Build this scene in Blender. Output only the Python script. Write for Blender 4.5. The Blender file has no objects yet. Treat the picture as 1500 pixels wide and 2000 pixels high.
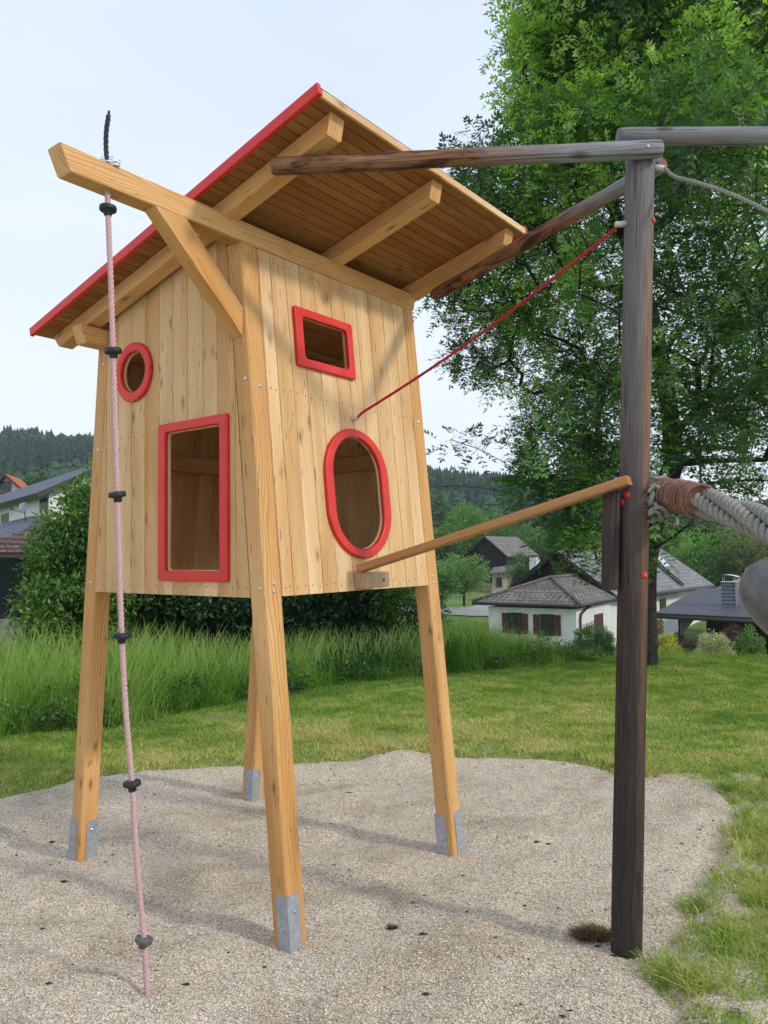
import bpy, math, random
import numpy as np
from mathutils import Vector, Matrix

rng = np.random.default_rng(7)
random.seed(7)
scene = bpy.context.scene
COL = scene.collection

# ------------------------------------------------------------------ camera
CAM_H = 1.6
PITCH, ROLL, FPX = 0.0509, -0.0136, 1505.2
camd = bpy.data.cameras.new('camera')
camd.sensor_fit = 'HORIZONTAL'
camd.sensor_width = 36.0
camd.lens = FPX / 1500.0 * 36.0
camd.clip_start = 0.05
camd.clip_end = 3000
cam = bpy.data.objects.new('camera', camd)
COL.objects.link(cam)
_F = Vector((0, math.cos(PITCH), math.sin(PITCH)))
_U = Vector((0, -math.sin(PITCH), math.cos(PITCH)))
_R = Vector((1, 0, 0))
_c, _s = math.cos(ROLL), math.sin(ROLL)
CR = _c * _R + _s * _U
CU = -_s * _R + _c * _U
CF = _F
M = Matrix(((CR.x, CU.x, -CF.x, 0), (CR.y, CU.y, -CF.y, 0), (CR.z, CU.z, -CF.z, CAM_H), (0, 0, 0, 1)))
cam.matrix_world = M
scene.camera = cam

def ray(px, py):
    return CF + CR * ((px - 750) / FPX) - CU * ((py - 1000) / FPX)
def at(px, py, D):
    """world point seen at this place of the photo, D metres ahead"""
    return Vector((0, 0, CAM_H)) + ray(px, py) * D

# ------------------------------------------------------------------ world, sun, exposure
TH = 0.9099
TC = Vector((-0.6474, 4.1825, 0))
ct, st = math.cos(TH), math.sin(TH)
def tw(x, y, z):
    return Vector((TC.x + ct * x - st * y, TC.y + st * x + ct * y, z))
SUN_EL = math.radians(32.0)
sun_dir = Vector((0.872, -0.49, 0)).normalized() * math.cos(SUN_EL) + Vector((0, 0, math.sin(SUN_EL)))
SUN_STRENGTH = 1.3
sd = bpy.data.lights.new('sun', 'SUN')
sd.energy = SUN_STRENGTH
sd.angle = math.radians(4.5)
sd.color = (1.0, 0.93, 0.82)
so = bpy.data.objects.new('sun', sd)
COL.objects.link(so)
so.rotation_euler = sun_dir.to_track_quat('Z', 'Y').to_euler()

world = bpy.data.worlds.new('World')
scene.world = world
world.use_nodes = True
nt = world.node_tree
nt.nodes.clear()
def N(t, typ, **kw):
    n = t.nodes.new(typ)
    for k, v in kw.items():
        setattr(n, k, v)
    return n
out = N(nt, 'ShaderNodeOutputWorld')
bg = N(nt, 'ShaderNodeBackground')
sky = N(nt, 'ShaderNodeTexSky')
sky.sky_type = 'NISHITA'
sky.sun_disc = False
sky.sun_elevation = SUN_EL
sky.sun_rotation = math.atan2(sun_dir.x, sun_dir.y)
sky.air_density = 1.2
sky.dust_density = 2.5
sky.altitude = 700
scl = N(nt, 'ShaderNodeVectorMath', operation='SCALE')
scl.inputs['Scale'].default_value = 0.11
tc = N(nt, 'ShaderNodeTexCoord')
mp = N(nt, 'ShaderNodeMapping')
mp.inputs['Scale'].default_value = (1.0, 1.0, 2.6)
mp.inputs['Rotation'].default_value = (0.2, 0.5, 0.3)
ns = N(nt, 'ShaderNodeTexNoise')
ns.inputs['Scale'].default_value = 2.2
ns.inputs['Detail'].default_value = 5
ns.inputs['Roughness'].default_value = 0.45
cr = N(nt, 'ShaderNodeValToRGB')
cr.color_ramp.elements[0].position = 0.30
cr.color_ramp.elements[0].color = (0.78, 0.78, 0.78, 1)
cr.color_ramp.elements[1].position = 0.72
cr.color_ramp.elements[1].color = (0.95, 0.95, 0.95, 1)
sepz = N(nt, 'ShaderNodeSeparateXYZ')
crc = N(nt, 'ShaderNodeValToRGB')     # veil of thin cloud: whiter near the horizon
crc.color_ramp.elements[0].position = 0.0
crc.color_ramp.elements[0].color = (0.74, 0.785, 0.87, 1)
crc.color_ramp.elements[1].position = 0.75
crc.color_ramp.elements[1].color = (0.55, 0.635, 0.80, 1)
mixs = N(nt, 'ShaderNodeMix', data_type='RGBA')
L = nt.links
L.new(sky.outputs[0], scl.inputs[0])
L.new(tc.outputs['Generated'], mp.inputs[0])
L.new(mp.outputs[0], ns.inputs['Vector'])
L.new(ns.outputs['Fac'], cr.inputs[0])
L.new(tc.outputs['Generated'], sepz.inputs[0])
L.new(sepz.outputs['Z'], crc.inputs[0])
L.new(cr.outputs[0], mixs.inputs['Factor'])
L.new(scl.outputs[0], mixs.inputs['A'])
L.new(crc.outputs[0], mixs.inputs['B'])
L.new(mixs.outputs['Result'], bg.inputs['Color'])
bg.inputs['Strength'].default_value = 0.98
L.new(bg.outputs[0], out.inputs[0])

scene.view_settings.view_transform = 'Standard'
scene.view_settings.look = 'None'
scene.view_settings.exposure = 0.60
scene.view_settings.gamma = 1.0

# ------------------------------------------------------------------ materials
def newmat(name):
    m = bpy.data.materials.new(name)
    m.use_nodes = True
    t = m.node_tree
    t.nodes.clear()
    o = N(t, 'ShaderNodeOutputMaterial')
    return m, t, o
def ramp(t, fac, stops):
    r = N(t, 'ShaderNodeValToRGB')
    e = r.color_ramp.elements
    while len(e) < len(stops):
        e.new(0.5)
    for i, (p, c) in enumerate(stops):
        e[i].position = p
        e[i].color = (c[0], c[1], c[2], 1) if hasattr(c, '__len__') else (c, c, c, 1)
    t.links.new(fac, r.inputs[0])
    return r.outputs[0]
def noise(t, vec, scale, detail=4, rough=0.55, dist=0.0, out='Fac'):
    n = N(t, 'ShaderNodeTexNoise')
    n.inputs['Scale'].default_value = scale
    n.inputs['Detail'].default_value = detail
    n.inputs['Roughness'].default_value = rough
    n.inputs['Distortion'].default_value = dist
    if vec is not None:
        t.links.new(vec, n.inputs['Vector'])
    return n.outputs[out]
def mapping(t, vec, scale=(1, 1, 1), loc=(0, 0, 0), rot=(0, 0, 0)):
    n = N(t, 'ShaderNodeMapping')
    n.inputs['Scale'].default_value = scale
    n.inputs['Location'].default_value = loc
    n.inputs['Rotation'].default_value = rot
    t.links.new(vec, n.inputs[0])
    return n.outputs[0]
def mix(t, fac, a, b, mode='MIX'):
    n = N(t, 'ShaderNodeMix', data_type='RGBA', blend_type=mode)
    for key, v in (('Factor', fac), ('A', a), ('B', b)):
        s = [i for i in n.inputs if i.name == key and (i.type == 'RGBA' or key == 'Factor' and i.type == 'VALUE')][0]
        if isinstance(v, (int, float)):
            s.default_value = v if key == 'Factor' else (v, v, v, 1)
        elif isinstance(v, tuple):
            s.default_value = (v[0], v[1], v[2], 1)
        else:
            t.links.new(v, s)
    return [o for o in n.outputs if o.type == 'RGBA'][0]
def mth(t, op, a, b=None):
    n = N(t, 'ShaderNodeMath', operation=op)
    for i, v in enumerate((a, b)):
        if v is None: continue
        if isinstance(v, (int, float)): n.inputs[i].default_value = v
        else: t.links.new(v, n.inputs[i])
    return n.outputs[0]
def bump(t, h, strength=0.3, dist=0.01):
    n = N(t, 'ShaderNodeBump')
    n.inputs['Strength'].default_value = strength
    n.inputs['Distance'].default_value = dist
    t.links.new(h, n.inputs['Height'])
    return n.outputs[0]
def principled(t, o, col, rough=0.6, normal=None, metal=0.0, spec=0.4):
    p = N(t, 'ShaderNodeBsdfPrincipled')
    if isinstance(col, tuple): p.inputs['Base Color'].default_value = (*col[:3], 1)
    else: t.links.new(col, p.inputs['Base Color'])
    if isinstance(rough, (int, float)): p.inputs['Roughness'].default_value = rough
    else: t.links.new(rough, p.inputs['Roughness'])
    p.inputs['Metallic'].default_value = metal
    p.inputs['Specular IOR Level'].default_value = spec
    if normal is not None: t.links.new(normal, p.inputs['Normal'])
    t.links.new(p.outputs[0], o.inputs[0])
    return p
def attr(t, name, out='Fac'):
    a = N(t, 'ShaderNodeAttribute')
    a.attribute_name = name
    return a.outputs[out]

def wood_mat(name, light, mid, dark, knots=True, tintamt=0.35, rough=0.62, ring=38, spec=0.3):
    """sawn larch: growth rings drawn along the UV's v, knots, a tint per board"""
    m, t, o = newmat(name)
    uv = N(t, 'ShaderNodeUVMap').outputs[0]
    a = mapping(t, uv, (1.0, 0.10, 1))
    warp = noise(t, mapping(t, uv, (5, 0.9, 1)), 1.0, 3, 0.5, out='Color')
    w = mix(t, 0.16, a, warp, 'ADD')
    wav = N(t, 'ShaderNodeTexWave', wave_type='BANDS', bands_direction='X')
    wav.inputs['Scale'].default_value = ring
    wav.inputs['Distortion'].default_value = 3.5
    wav.inputs['Detail'].default_value = 2
    wav.inputs['Detail Scale'].default_value = 1.0
    t.links.new(w, wav.inputs['Vector'])
    fine = noise(t, mapping(t, uv, (260, 5, 1)), 1.0, 3, 0.6)
    broad = noise(t, mapping(t, uv, (9, 0.8, 1)), 1.0, 3, 0.5)
    g = mth(t, 'MULTIPLY', wav.outputs['Fac'], 0.26)
    g = mth(t, 'ADD', g, mth(t, 'MULTIPLY', fine, 0.35))
    g = mth(t, 'ADD', g, mth(t, 'MULTIPLY', broad, 0.72))
    col = ramp(t, g, [(0.22, light), (0.62, mid), (1.05, dark)])
    drift = noise(t, mapping(t, uv, (4.5, 0.75, 1), (7, 1, 0)), 1.0, 3, 0.6)
    col = mix(t, 1.0, col, ramp(t, drift, [(0.30, (1.12, 1.15, 1.24)), (0.48, (1.0, 1.0, 1.0)), (0.70, (0.88, 0.74, 0.54))]), 'MULTIPLY')
    tint = attr(t, 'tint')
    tcol = ramp(t, tint, [(0.0, (1.08, 1.08, 1.10)), (0.5, (0.98, 0.94, 0.88)), (1.0, (0.86, 0.72, 0.54))])
    col = mix(t, tintamt * 1.5, col, mix(t, 1.0, col, tcol, 'MULTIPLY'))
    if knots:
        vm = mapping(t, uv, (13, 5.2, 1))
        wv = mix(t, 0.18, vm, noise(t, vm, 2.0, 2, 0.5, out='Color'), 'ADD')
        vo = N(t, 'ShaderNodeTexVoronoi')
        vo.inputs['Scale'].default_value = 1.0
        t.links.new(wv, vo.inputs['Vector'])
        sepc = N(t, 'ShaderNodeSeparateColor')
        t.links.new(vo.outputs['Color'], sepc.inputs[0])
        sel = mth(t, 'GREATER_THAN', sepc.outputs[0], 0.55)
        halo = ramp(t, vo.outputs['Distance'], [(0.0, 1.0), (0.07, 0.95), (0.15, 0.35), (0.27, 0.0)])
        kf = mth(t, 'MULTIPLY', halo, sel)
        col = mix(t, mth(t, 'MULTIPLY', kf, 0.72), col, (dark[0] * 0.36, dark[1] * 0.28, dark[2] * 0.25))
        # resin pockets / short dark flecks
        fl = noise(t, mapping(t, uv, (70, 9, 1), (3, 5, 0)), 1.0, 2, 0.5)
        ff = ramp(t, fl, [(0.66, 0.0), (0.72, 0.75)])
        col = mix(t, ff, col, (dark[0] * 0.45, dark[1] * 0.36, dark[2] * 0.3))
    nrm = bump(t, g, 0.25, 0.002)
    principled(t, o, col, rough, nrm, spec=spec)
    return m

def plain(name, col, rough=0.5, metal=0.0, nscale=30, namt=0.15, bmp=0.0, spec=0.4):
    m, t, o = newmat(name)
    tcn = N(t, 'ShaderNodeTexCoord')
    n = noise(t, tcn.outputs['Object'], nscale, 4, 0.6)
    c2 = tuple(max(0, c * (1 - namt * 2)) for c in col)
    c1 = tuple(min(1, c * (1 + namt)) for c in col)
    colr = ramp(t, n, [(0.3, c2), (0.7, c1)])
    principled(t, o, colr, rough, bump(t, n, bmp, 0.005) if bmp else None, metal, spec)
    return m

MW = {}
MW['board'] = wood_mat('larch_boards', (0.79, 0.59, 0.35), (0.67, 0.46, 0.235), (0.44, 0.245, 0.095), tintamt=0.6)
MW['leg'] = wood_mat('larch_posts', (0.74, 0.48, 0.22), (0.61, 0.35, 0.13), (0.40, 0.18, 0.052), ring=24)
MW['deck'] = wood_mat('spruce_deck', (0.42, 0.21, 0.065), (0.31, 0.14, 0.040), (0.20, 0.08, 0.020), tintamt=0.5)
MW['plank'] = wood_mat('smooth_larch', (0.52, 0.285, 0.12), (0.44, 0.22, 0.085), (0.36, 0.165, 0.06), knots=False)
MW['red'] = plain('red_plastic', (0.62, 0.018, 0.016), 0.42, nscale=60, namt=0.06, bmp=0.05)
def red_mat():
    m, t, o = newmat('red_plastic_scuffed')
    tcn = N(t, 'ShaderNodeTexCoord').outputs['Object']
    n = noise(t, tcn, 9, 4, 0.6); f = noise(t, tcn, 210, 2, 0.6); g = noise(t, tcn, 24, 3, 0.7)
    col = ramp(t, n, [(0.3, (0.56, 0.016, 0.012)), (0.7, (0.70, 0.034, 0.018))])
    sp = mth(t, 'MULTIPLY', ramp(t, f, [(0.66, 0.0), (0.72, 1.0)]), ramp(t, g, [(0.45, 0.0), (0.65, 0.6)]))
    col = mix(t, sp, col, (0.80, 0.36, 0.33))
    principled(t, o, col, ramp(t, n, [(0.3, 0.34), (0.7, 0.52)]), bump(t, f, 0.08, 0.002))
    return m
MW['red'] = red_mat()
MW['steel'] = plain('galvanised_steel', (0.42, 0.46, 0.50), 0.48, 0.55, nscale=45, namt=0.12)
MW['bolt'] = plain('bolt_zinc', (0.62, 0.63, 0.64), 0.3, 0.9, nscale=80, namt=0.05)
MW['nail'] = plain('nail_dark', (0.05, 0.03, 0.02), 0.6)
MW['rubber'] = plain('black_rubber', (0.022, 0.023, 0.026), 0.55, nscale=80, namt=0.25)
MW['dusty'] = plain('dusty_rubber', (0.13, 0.13, 0.125), 0.8, nscale=120, namt=0.4)
MW['pink'] = plain('pink_rope', (0.56, 0.36, 0.36), 0.85, nscale=120, namt=0.12, bmp=0.3)
MW['cable'] = plain('dark_cable', (0.03, 0.034, 0.045), 0.6, nscale=90, namt=0.3)
MW['redrope'] = plain('red_rope', (0.50, 0.012, 0.025), 0.7, nscale=150, namt=0.2, bmp=0.3)
MW['ferrule'] = plain('pale_ferrule', (0.55, 0.53, 0.45), 0.5, nscale=40, namt=0.08)
MW['greyrope'] = plain('grey_rope', (0.29, 0.285, 0.245), 0.95, nscale=160, namt=0.18, bmp=0.4, spec=0.1)
MW['timber'] = None
MW['cord'] = plain('terracotta_cord', (0.235, 0.115, 0.08), 0.8, nscale=60, namt=0.22, bmp=0.3)
MW['inside'] = MW['board']
MW['tar'] = plain('roof_felt', (0.05, 0.05, 0.05), 0.9)

def log_mat(name, kind):
    m, t, o = newmat(name)
    uv = N(t, 'ShaderNodeUVMap').outputs[0]
    tcn = N(t, 'ShaderNodeTexCoord')
    fine = noise(t, mapping(t, uv, (150, 4.5, 1)), 1.0, 5, 0.72, 0.3)
    broad = noise(t, mapping(t, uv, (10, 1.0, 1)), 1.0, 4, 0.6, 0.5)
    grey = ramp(t, fine, [(0.25, (0.11, 0.115, 0.12)), (0.5, (0.225, 0.23, 0.24)), (0.8, (0.36, 0.36, 0.36))])
    brown = ramp(t, fine, [(0.25, (0.07, 0.032, 0.016)), (0.5, (0.22, 0.105, 0.05)), (0.8, (0.40, 0.22, 0.12))])
    pgrey = ramp(t, fine, [(0.22, (0.075, 0.070, 0.066)), (0.5, (0.145, 0.136, 0.130)), (0.8, (0.23, 0.218, 0.208))])
    dark = ramp(t, fine, [(0.25, (0.014, 0.012, 0.010)), (0.55, (0.042, 0.034, 0.028)), (0.85, (0.11, 0.09, 0.075))])
    sv = N(t, 'ShaderNodeSeparateXYZ'); t.links.new(uv, sv.inputs[0])
    if kind == 'pole':      # sun-greyed top, dark damp foot, brown torn grain down one flank
        hgt = sv.outputs['Y']
        f1 = mth(t, 'ADD', mth(t, 'MULTIPLY', hgt, 0.30), mth(t, 'MULTIPLY', broad, 0.35))
        f1 = ramp(t, f1, [(0.62, 0.0), (1.02, 1.0)])
        warmdark = ramp(t, fine, [(0.25, (0.028, 0.019, 0.014)), (0.55, (0.078, 0.055, 0.042)), (0.85, (0.15, 0.11, 0.088))])
        fl = ramp(t, mth(t, 'ADD', mth(t, 'MULTIPLY', hgt, 0.33), mth(t, 'MULTIPLY', broad, 0.25)), [(0.32, 0.0), (0.80, 1.0)])
        base = mix(t, fl, dark, warmdark)
        base = mix(t, f1, base, pgrey)
        ang = sv.outputs['X']
        d = mth(t, 'ABSOLUTE', mth(t, 'SUBTRACT', ang, mth(t, 'ADD', 0.212, mth(t, 'MULTIPLY', broad, 0.02))))
        stripe = ramp(t, mth(t, 'ADD', d, mth(t, 'MULTIPLY', fine, 0.012)), [(0.012, 1.0), (0.034, 0.0)])
        hm = ramp(t, hgt, [(0.0, 0.15), (0.55, 0.5), (0.70, 1.0), (0.86, 0.9), (0.93, 0.0)])
        hgt2 = mth(t, 'MULTIPLY', hgt, 0.30)
        hm = ramp(t, hgt2, [(0.0, 0.0), (0.22, 0.12), (0.45, 0.45), (0.6, 0.8), (0.84, 0.85), (0.9, 0.0)])
        col = mix(t, mth(t, 'MULTIPLY', stripe, hm), base, brown)
    elif kind == 'arm':     # brown bark remains, greyed towards the post
        f = mth(t, 'ADD', mth(t, 'MULTIPLY', sv.outputs['Y'], 0.45), mth(t, 'MULTIPLY', broad, 0.5))
        f = ramp(t, f, [(0.62, 1.0), (0.80, 0.0)])
        bits = noise(t, mapping(t, uv, (26, 5, 1)), 1.0, 5, 0.7, 0.8)
        bk = mix(t, ramp(t, bits, [(0.40, 0.0), (0.54, 1.0)]), (0.055, 0.022, 0.012), brown)
        col = mix(t, f, grey, bk)
    elif kind == 'dark':
        col = ramp(t, fine, [(0.25, (0.02, 0.015, 0.013)), (0.55, (0.06, 0.046, 0.04)), (0.85, (0.14, 0.11, 0.10))])
    else:
        col = mix(t, ramp(t, broad, [(0.35, 0.0), (0.65, 0.6)]), grey, (0.10, 0.095, 0.09))
    # cracks
    ck = noise(t, mapping(t, uv, (38, 0.5, 1), (1.3, 2.2, 0)), 1.0, 2, 0.4)
    cf = ramp(t, ck, [(0.485, 0.0), (0.50, 0.85), (0.515, 0.0)])
    col = mix(t, cf, col, (0.01, 0.008, 0.007))
    # knots
    vo = N(t, 'ShaderNodeTexVoronoi'); vo.inputs['Scale'].default_value = 1
    t.links.new(mapping(t, uv, (7, 2.2, 1), (0.4, 0.3, 0)), vo.inputs['Vector'])
    kf = ramp(t, vo.outputs['Distance'], [(0.0, 1.0), (0.07, 0.9), (0.13, 0.0)])
    col = mix(t, mth(t, 'MULTIPLY', kf, 0.75), col, (0.02, 0.014, 0.01))
    hh = mth(t, 'SUBTRACT', fine, mth(t, 'MULTIPLY', cf, 0.6))
    principled(t, o, col, 0.75, bump(t, hh, 0.5, 0.004), spec=0.25)
    return m
def timber_mat():
    m, t, o = newmat('ringed_grey_timber')
    tcn = N(t, 'ShaderNodeTexCoord').outputs['Object']
    ln = noise(t, mapping(t, tcn, (6, 60, 60), (0, 0, 0), (0, 0.7, 0.3)), 1.0, 4, 0.6, 0.6)
    f = noise(t, tcn, 28, 5, 0.7)
    g = mth(t, 'ADD', mth(t, 'MULTIPLY', ln, 0.55), mth(t, 'MULTIPLY', f, 0.45))
    col = ramp(t, g, [(0.25, (0.05, 0.045, 0.04)), (0.5, (0.11, 0.105, 0.10)), (0.8, (0.20, 0.195, 0.19))])
    principled(t, o, col, 0.38, bump(t, g, 0.4, 0.003), spec=0.5)
    return m
MW['timber'] = timber_mat()
MW['pole'] = log_mat('weathered_pole', 'pole')
MW['arm'] = log_mat('bark_stripped_log', 'arm')
MW['greylog'] = log_mat('grey_log', 'grey')
MW['darklog'] = log_mat('dark_log', 'dark')

def leaf_mat(name, stops, trans=0.38, gloss=0.08):
    m, t, o = newmat(name)
    a = attr(t, 'tint')
    col = ramp(t, a, stops)
    dif = N(t, 'ShaderNodeBsdfDiffuse'); t.links.new(col, dif.inputs['Color'])
    tr = N(t, 'ShaderNodeBsdfTranslucent')
    t.links.new(mix(t, 1.0, col, (1.1, 1.15, 0.55), 'MULTIPLY'), tr.inputs['Color'])
    mx = N(t, 'ShaderNodeMixShader'); mx.inputs[0].default_value = trans
    t.links.new(dif.outputs[0], mx.inputs[1]); t.links.new(tr.outputs[0], mx.inputs[2])
    gl = N(t, 'ShaderNodeBsdfGlossy'); gl.inputs['Roughness'].default_value = 0.5
    gl.inputs['Color'].default_value = (0.55, 0.65, 0.5, 1)
    m2 = N(t, 'ShaderNodeMixShader'); m2.inputs[0].default_value = gloss
    t.links.new(mx.outputs[0], m2.inputs[1]); t.links.new(gl.outputs[0], m2.inputs[2])
    t.links.new(m2.outputs[0], o.inputs[0])
    return m
LEAF_ASH = leaf_mat('ash_leaf', [(0, (0.035, 0.09, 0.025)), (0.35, (0.085, 0.20, 0.042)), (0.65, (0.19, 0.39, 0.06)), (1, (0.42, 0.66, 0.10))])
LEAF_DARK = leaf_mat('shrub_leaf', [(0, (0.016, 0.046, 0.014)), (0.4, (0.036, 0.10, 0.020)), (0.75, (0.085, 0.20, 0.03)), (1, (0.19, 0.34, 0.045))])
LEAF_MID = leaf_mat('garden_leaf', [(0, (0.045, 0.115, 0.025)), (0.5, (0.11, 0.25, 0.04)), (1, (0.22, 0.42, 0.075))])
LEAF_PALE = leaf_mat('fruit_leaf', [(0, (0.08, 0.18, 0.05)), (0.5, (0.18, 0.35, 0.09)), (1, (0.32, 0.52, 0.18))])
LEAF_YELLOW = leaf_mat('yellow_leaf', [(0, (0.20, 0.22, 0.02)), (0.5, (0.45, 0.42, 0.03)), (1, (0.65, 0.58, 0.05))])
LEAF_CREAM = leaf_mat('cream_leaf', [(0, (0.18, 0.26, 0.08)), (0.4, (0.38, 0.42, 0.20)), (1, (0.72, 0.70, 0.48))])
LEAF_PURPLE = leaf_mat('purple_leaf', [(0, (0.025, 0.012, 0.014)), (0.5, (0.07, 0.03, 0.03)), (1, (0.14, 0.06, 0.05))])
LEAF_RED = leaf_mat('red_leaf', [(0, (0.12, 0.04, 0.03)), (0.5, (0.25, 0.09, 0.07)), (1, (0.22, 0.22, 0.08))])
LEAF_OLIVE = leaf_mat('olive_leaf', [(0, (0.05, 0.09, 0.02)), (0.5, (0.12, 0.15, 0.03)), (1, (0.35, 0.26, 0.08))])
GRASS = leaf_mat('lawn_blade', [(0, (0.14, 0.27, 0.04)), (0.35, (0.28, 0.44, 0.065)), (0.65, (0.52, 0.55, 0.14)), (1, (0.72, 0.62, 0.30))], 0.3, 0.04)
TALLG = leaf_mat('tall_blade', [(0, (0.05, 0.14, 0.018)), (0.5, (0.14, 0.33, 0.032)), (0.85, (0.27, 0.47, 0.07)), (1, (0.42, 0.42, 0.22))], 0.45, 0.04)
NEEDLE = leaf_mat('spruce_needle', [(0, (0.012, 0.036, 0.022)), (0.5, (0.024, 0.062, 0.032)), (1, (0.045, 0.105, 0.045))], 0.1, 0.02)
BARK = plain('bark', (0.034, 0.028, 0.023), 0.95, nscale=14, namt=0.4, bmp=0.8)

# ------------------------------------------------------------------ helpers
def tag(o, label=None, cat=None, group=None, kind=None):
    if label: o['label'] = label
    if cat: o['category'] = cat
    if group: o['group'] = group
    if kind: o['kind'] = kind
    return o
def empty(name, loc=(0, 0, 0), rz=0.0):
    o = bpy.data.objects.new(name, None)
    o.empty_display_size = 0.1
    o.location = loc; o.rotation_euler = (0, 0, rz)
    COL.objects.link(o)
    return o
class MB:
    def __init__(s):
        s.v = []; s.f = []; s.uv = []; s.tint = []; s.mi = []; s.smooth = []
    def face(s, idx, uvs=None, tint=0.5, mi=0, smooth=False):
        s.f.append(tuple(idx)); s.uv.append(uvs); s.tint.append(tint); s.mi.append(mi); s.smooth.append(smooth)
    def poly(s, pts, uvs=None, tint=0.5, mi=0):
        b = len(s.v); s.v.extend([tuple(p) for p in pts])
        s.face(range(b, b + len(pts)), uvs, tint, mi)
    def build(s, name, mats, parent=None, loc=None):
        me = bpy.data.meshes.new(name)
        me.from_pydata(s.v, [], s.f)
        uvl = me.uv_layers.new(name='UVMap')
        k = 0
        buf = np.zeros(len(me.loops) * 2, dtype=np.float32)
        for f, uv in zip(s.f, s.uv):
            for j in range(len(f)):
                if uv is not None:
                    buf[2 * k] = uv[j][0]; buf[2 * k + 1] = uv[j][1]
                else:
                    p = s.v[f[j]]; buf[2 * k] = p[0] + p[1]; buf[2 * k + 1] = p[2]
                k += 1
        uvl.data.foreach_set('uv', buf)
        a = me.attributes.new('tint', 'FLOAT', 'FACE')
        a.data.foreach_set('value', np.array(s.tint, dtype=np.float32))
        if not isinstance(mats, (list, tuple)): mats = [mats]
        for m in mats: me.materials.append(m)
        me.polygons.foreach_set('material_index', s.mi)
        me.polygons.foreach_set('use_smooth', s.smooth)
        me.update()
        o = bpy.data.objects.new(name, me)
        COL.objects.link(o)
        if parent is not None: o.parent = parent
        if loc is not None: o.location = loc
        return o
def rrect(w, h, r, n=3):
    """rounded rectangle section, centred, counter-clockwise"""
    pts = []
    for cx, cy, a0 in ((w / 2 - r, h / 2 - r, 0), (-w / 2 + r, h / 2 - r, 90), (-w / 2 + r, -h / 2 + r, 180), (w / 2 - r, -h / 2 + r, 270)):
        for i in range(n + 1):
            a = math.radians(a0 + 90 * i / n)
            pts.append((cx + r * math.cos(a), cy + r * math.sin(a)))
    return pts
def circ(r, n=16):
    return [(r * math.cos(2 * math.pi * i / n), r * math.sin(2 * math.pi * i / n)) for i in range(n)]
def sweep(mb, rings, caps=True, tint=0.5, mi=0, smooth=False, uoff=None, vscale=1.0, capmi=None):
    """rings: list of lists of points (same count). u = perimeter, v = length"""
    if uoff is None: uoff = (random.random() * 3, random.random() * 9)
    n = len(rings[0]); b = len(mb.v)
    per = [0.0]
    r0 = [Vector(p) for p in rings[0]]
    for i in range(n): per.append(per[-1] + (r0[(i + 1) % n] - r0[i]).length)
    vv = 0.0; vs = [0.0]
    for a, c in zip(rings[:-1], rings[1:]):
        vv += (Vector(c[0]) - Vector(a[0])).length * vscale; vs.append(vv)
    for r in rings: mb.v.extend([tuple(p) for p in r])
    for k in range(len(rings) - 1):
        for i in range(n):
            j = (i + 1) % n
            u0, u1 = per[i] + uoff[0], per[i + 1] + uoff[0]
            v0, v1 = vs[k] + uoff[1], vs[k + 1] + uoff[1]
            mb.face((b + k * n + i, b + k * n + j, b + (k + 1) * n + j, b + (k + 1) * n + i),
                    ((u0, v0), (u1, v0), (u1, v1), (u0, v1)), tint, mi, smooth)
    if caps:
        cm = mi if capmi is None else capmi
        for ring, rev in ((0, True), (len(rings) - 1, False)):
            idx = [b + ring * n + i for i in range(n)]
            if rev: idx.reverse()
            cpt = Vector(mb.v[idx[0]])
            uvs = []
            for q in idx:
                d = Vector(mb.v[q]) - cpt
                uvs.append((uoff[0] + d.x + d.y * 0.7, uoff[1] + d.z * 0.6 + d.y * 0.5))
            mb.face(idx, uvs, tint, cm)
def beam(mb, a, b, w, h, r=0.006, up=Vector((0, 0, 1)), cut0=None, cut1=None, tint=0.5, seg=1, mi=0):
    """bar a->b, w across, h along up; cut fn(sx, sy)->offset along the axis at that end"""
    a = Vector(a); b = Vector(b); d = (b - a).normalized()
    x = d.cross(up).normalized(); y = x.cross(d).normalized()
    sec = rrect(w, h, r, 2)
    sec = [(p[0], p[1]) for p in sec][::-1]
    rings = []
    for k in range(seg + 1):
        t = k / seg; c = a.lerp(b, t); ring = []
        for (sx, sy) in sec:
            off = 0
            if k == 0 and cut0: off = cut0(sx, sy)
            if k == seg and cut1: off = -cut1(sx, sy)
            ring.append(c + x * sx + y * sy + d * off)
        rings.append(ring)
    sweep(mb, rings, True, tint, mi)
def frames(path):
    """parallel-transport frames along a list of Vectors"""
    T = []
    for i in range(len(path)):
        T.append((path[min(i + 1, len(path) - 1)] - path[max(i - 1, 0)]).normalized())
    ref = Vector((0, 0, 1)) if abs(T[0].z) < 0.9 else Vector((1, 0, 0))
    x = T[0].cross(ref).normalized(); fr = []
    for i, tt in enumerate(T):
        x = (x - tt * x.dot(tt)).normalized()
        fr.append((path[i], x, tt.cross(x).normalized()))
    return fr
def tube(mb, path, r, n=10, caps=True, tint=0.5, smooth=True, mi=0, rfn=None, uoff=None):
    rings = []
    for i, (p, x, y) in enumerate(frames(path)):
        rr = r(i / (len(path) - 1)) if callable(r) else r
        ring = []
        for k in range(n):
            a = 2 * math.pi * k / n
            q = rr * (1 + (rfn(i / (len(path) - 1), a) if rfn else 0))
            ring.append(p + x * (q * math.cos(a)) + y * (q * math.sin(a)))
        rings.append(ring)
    sweep(mb, rings, caps, tint, mi, smooth, uoff)
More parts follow.
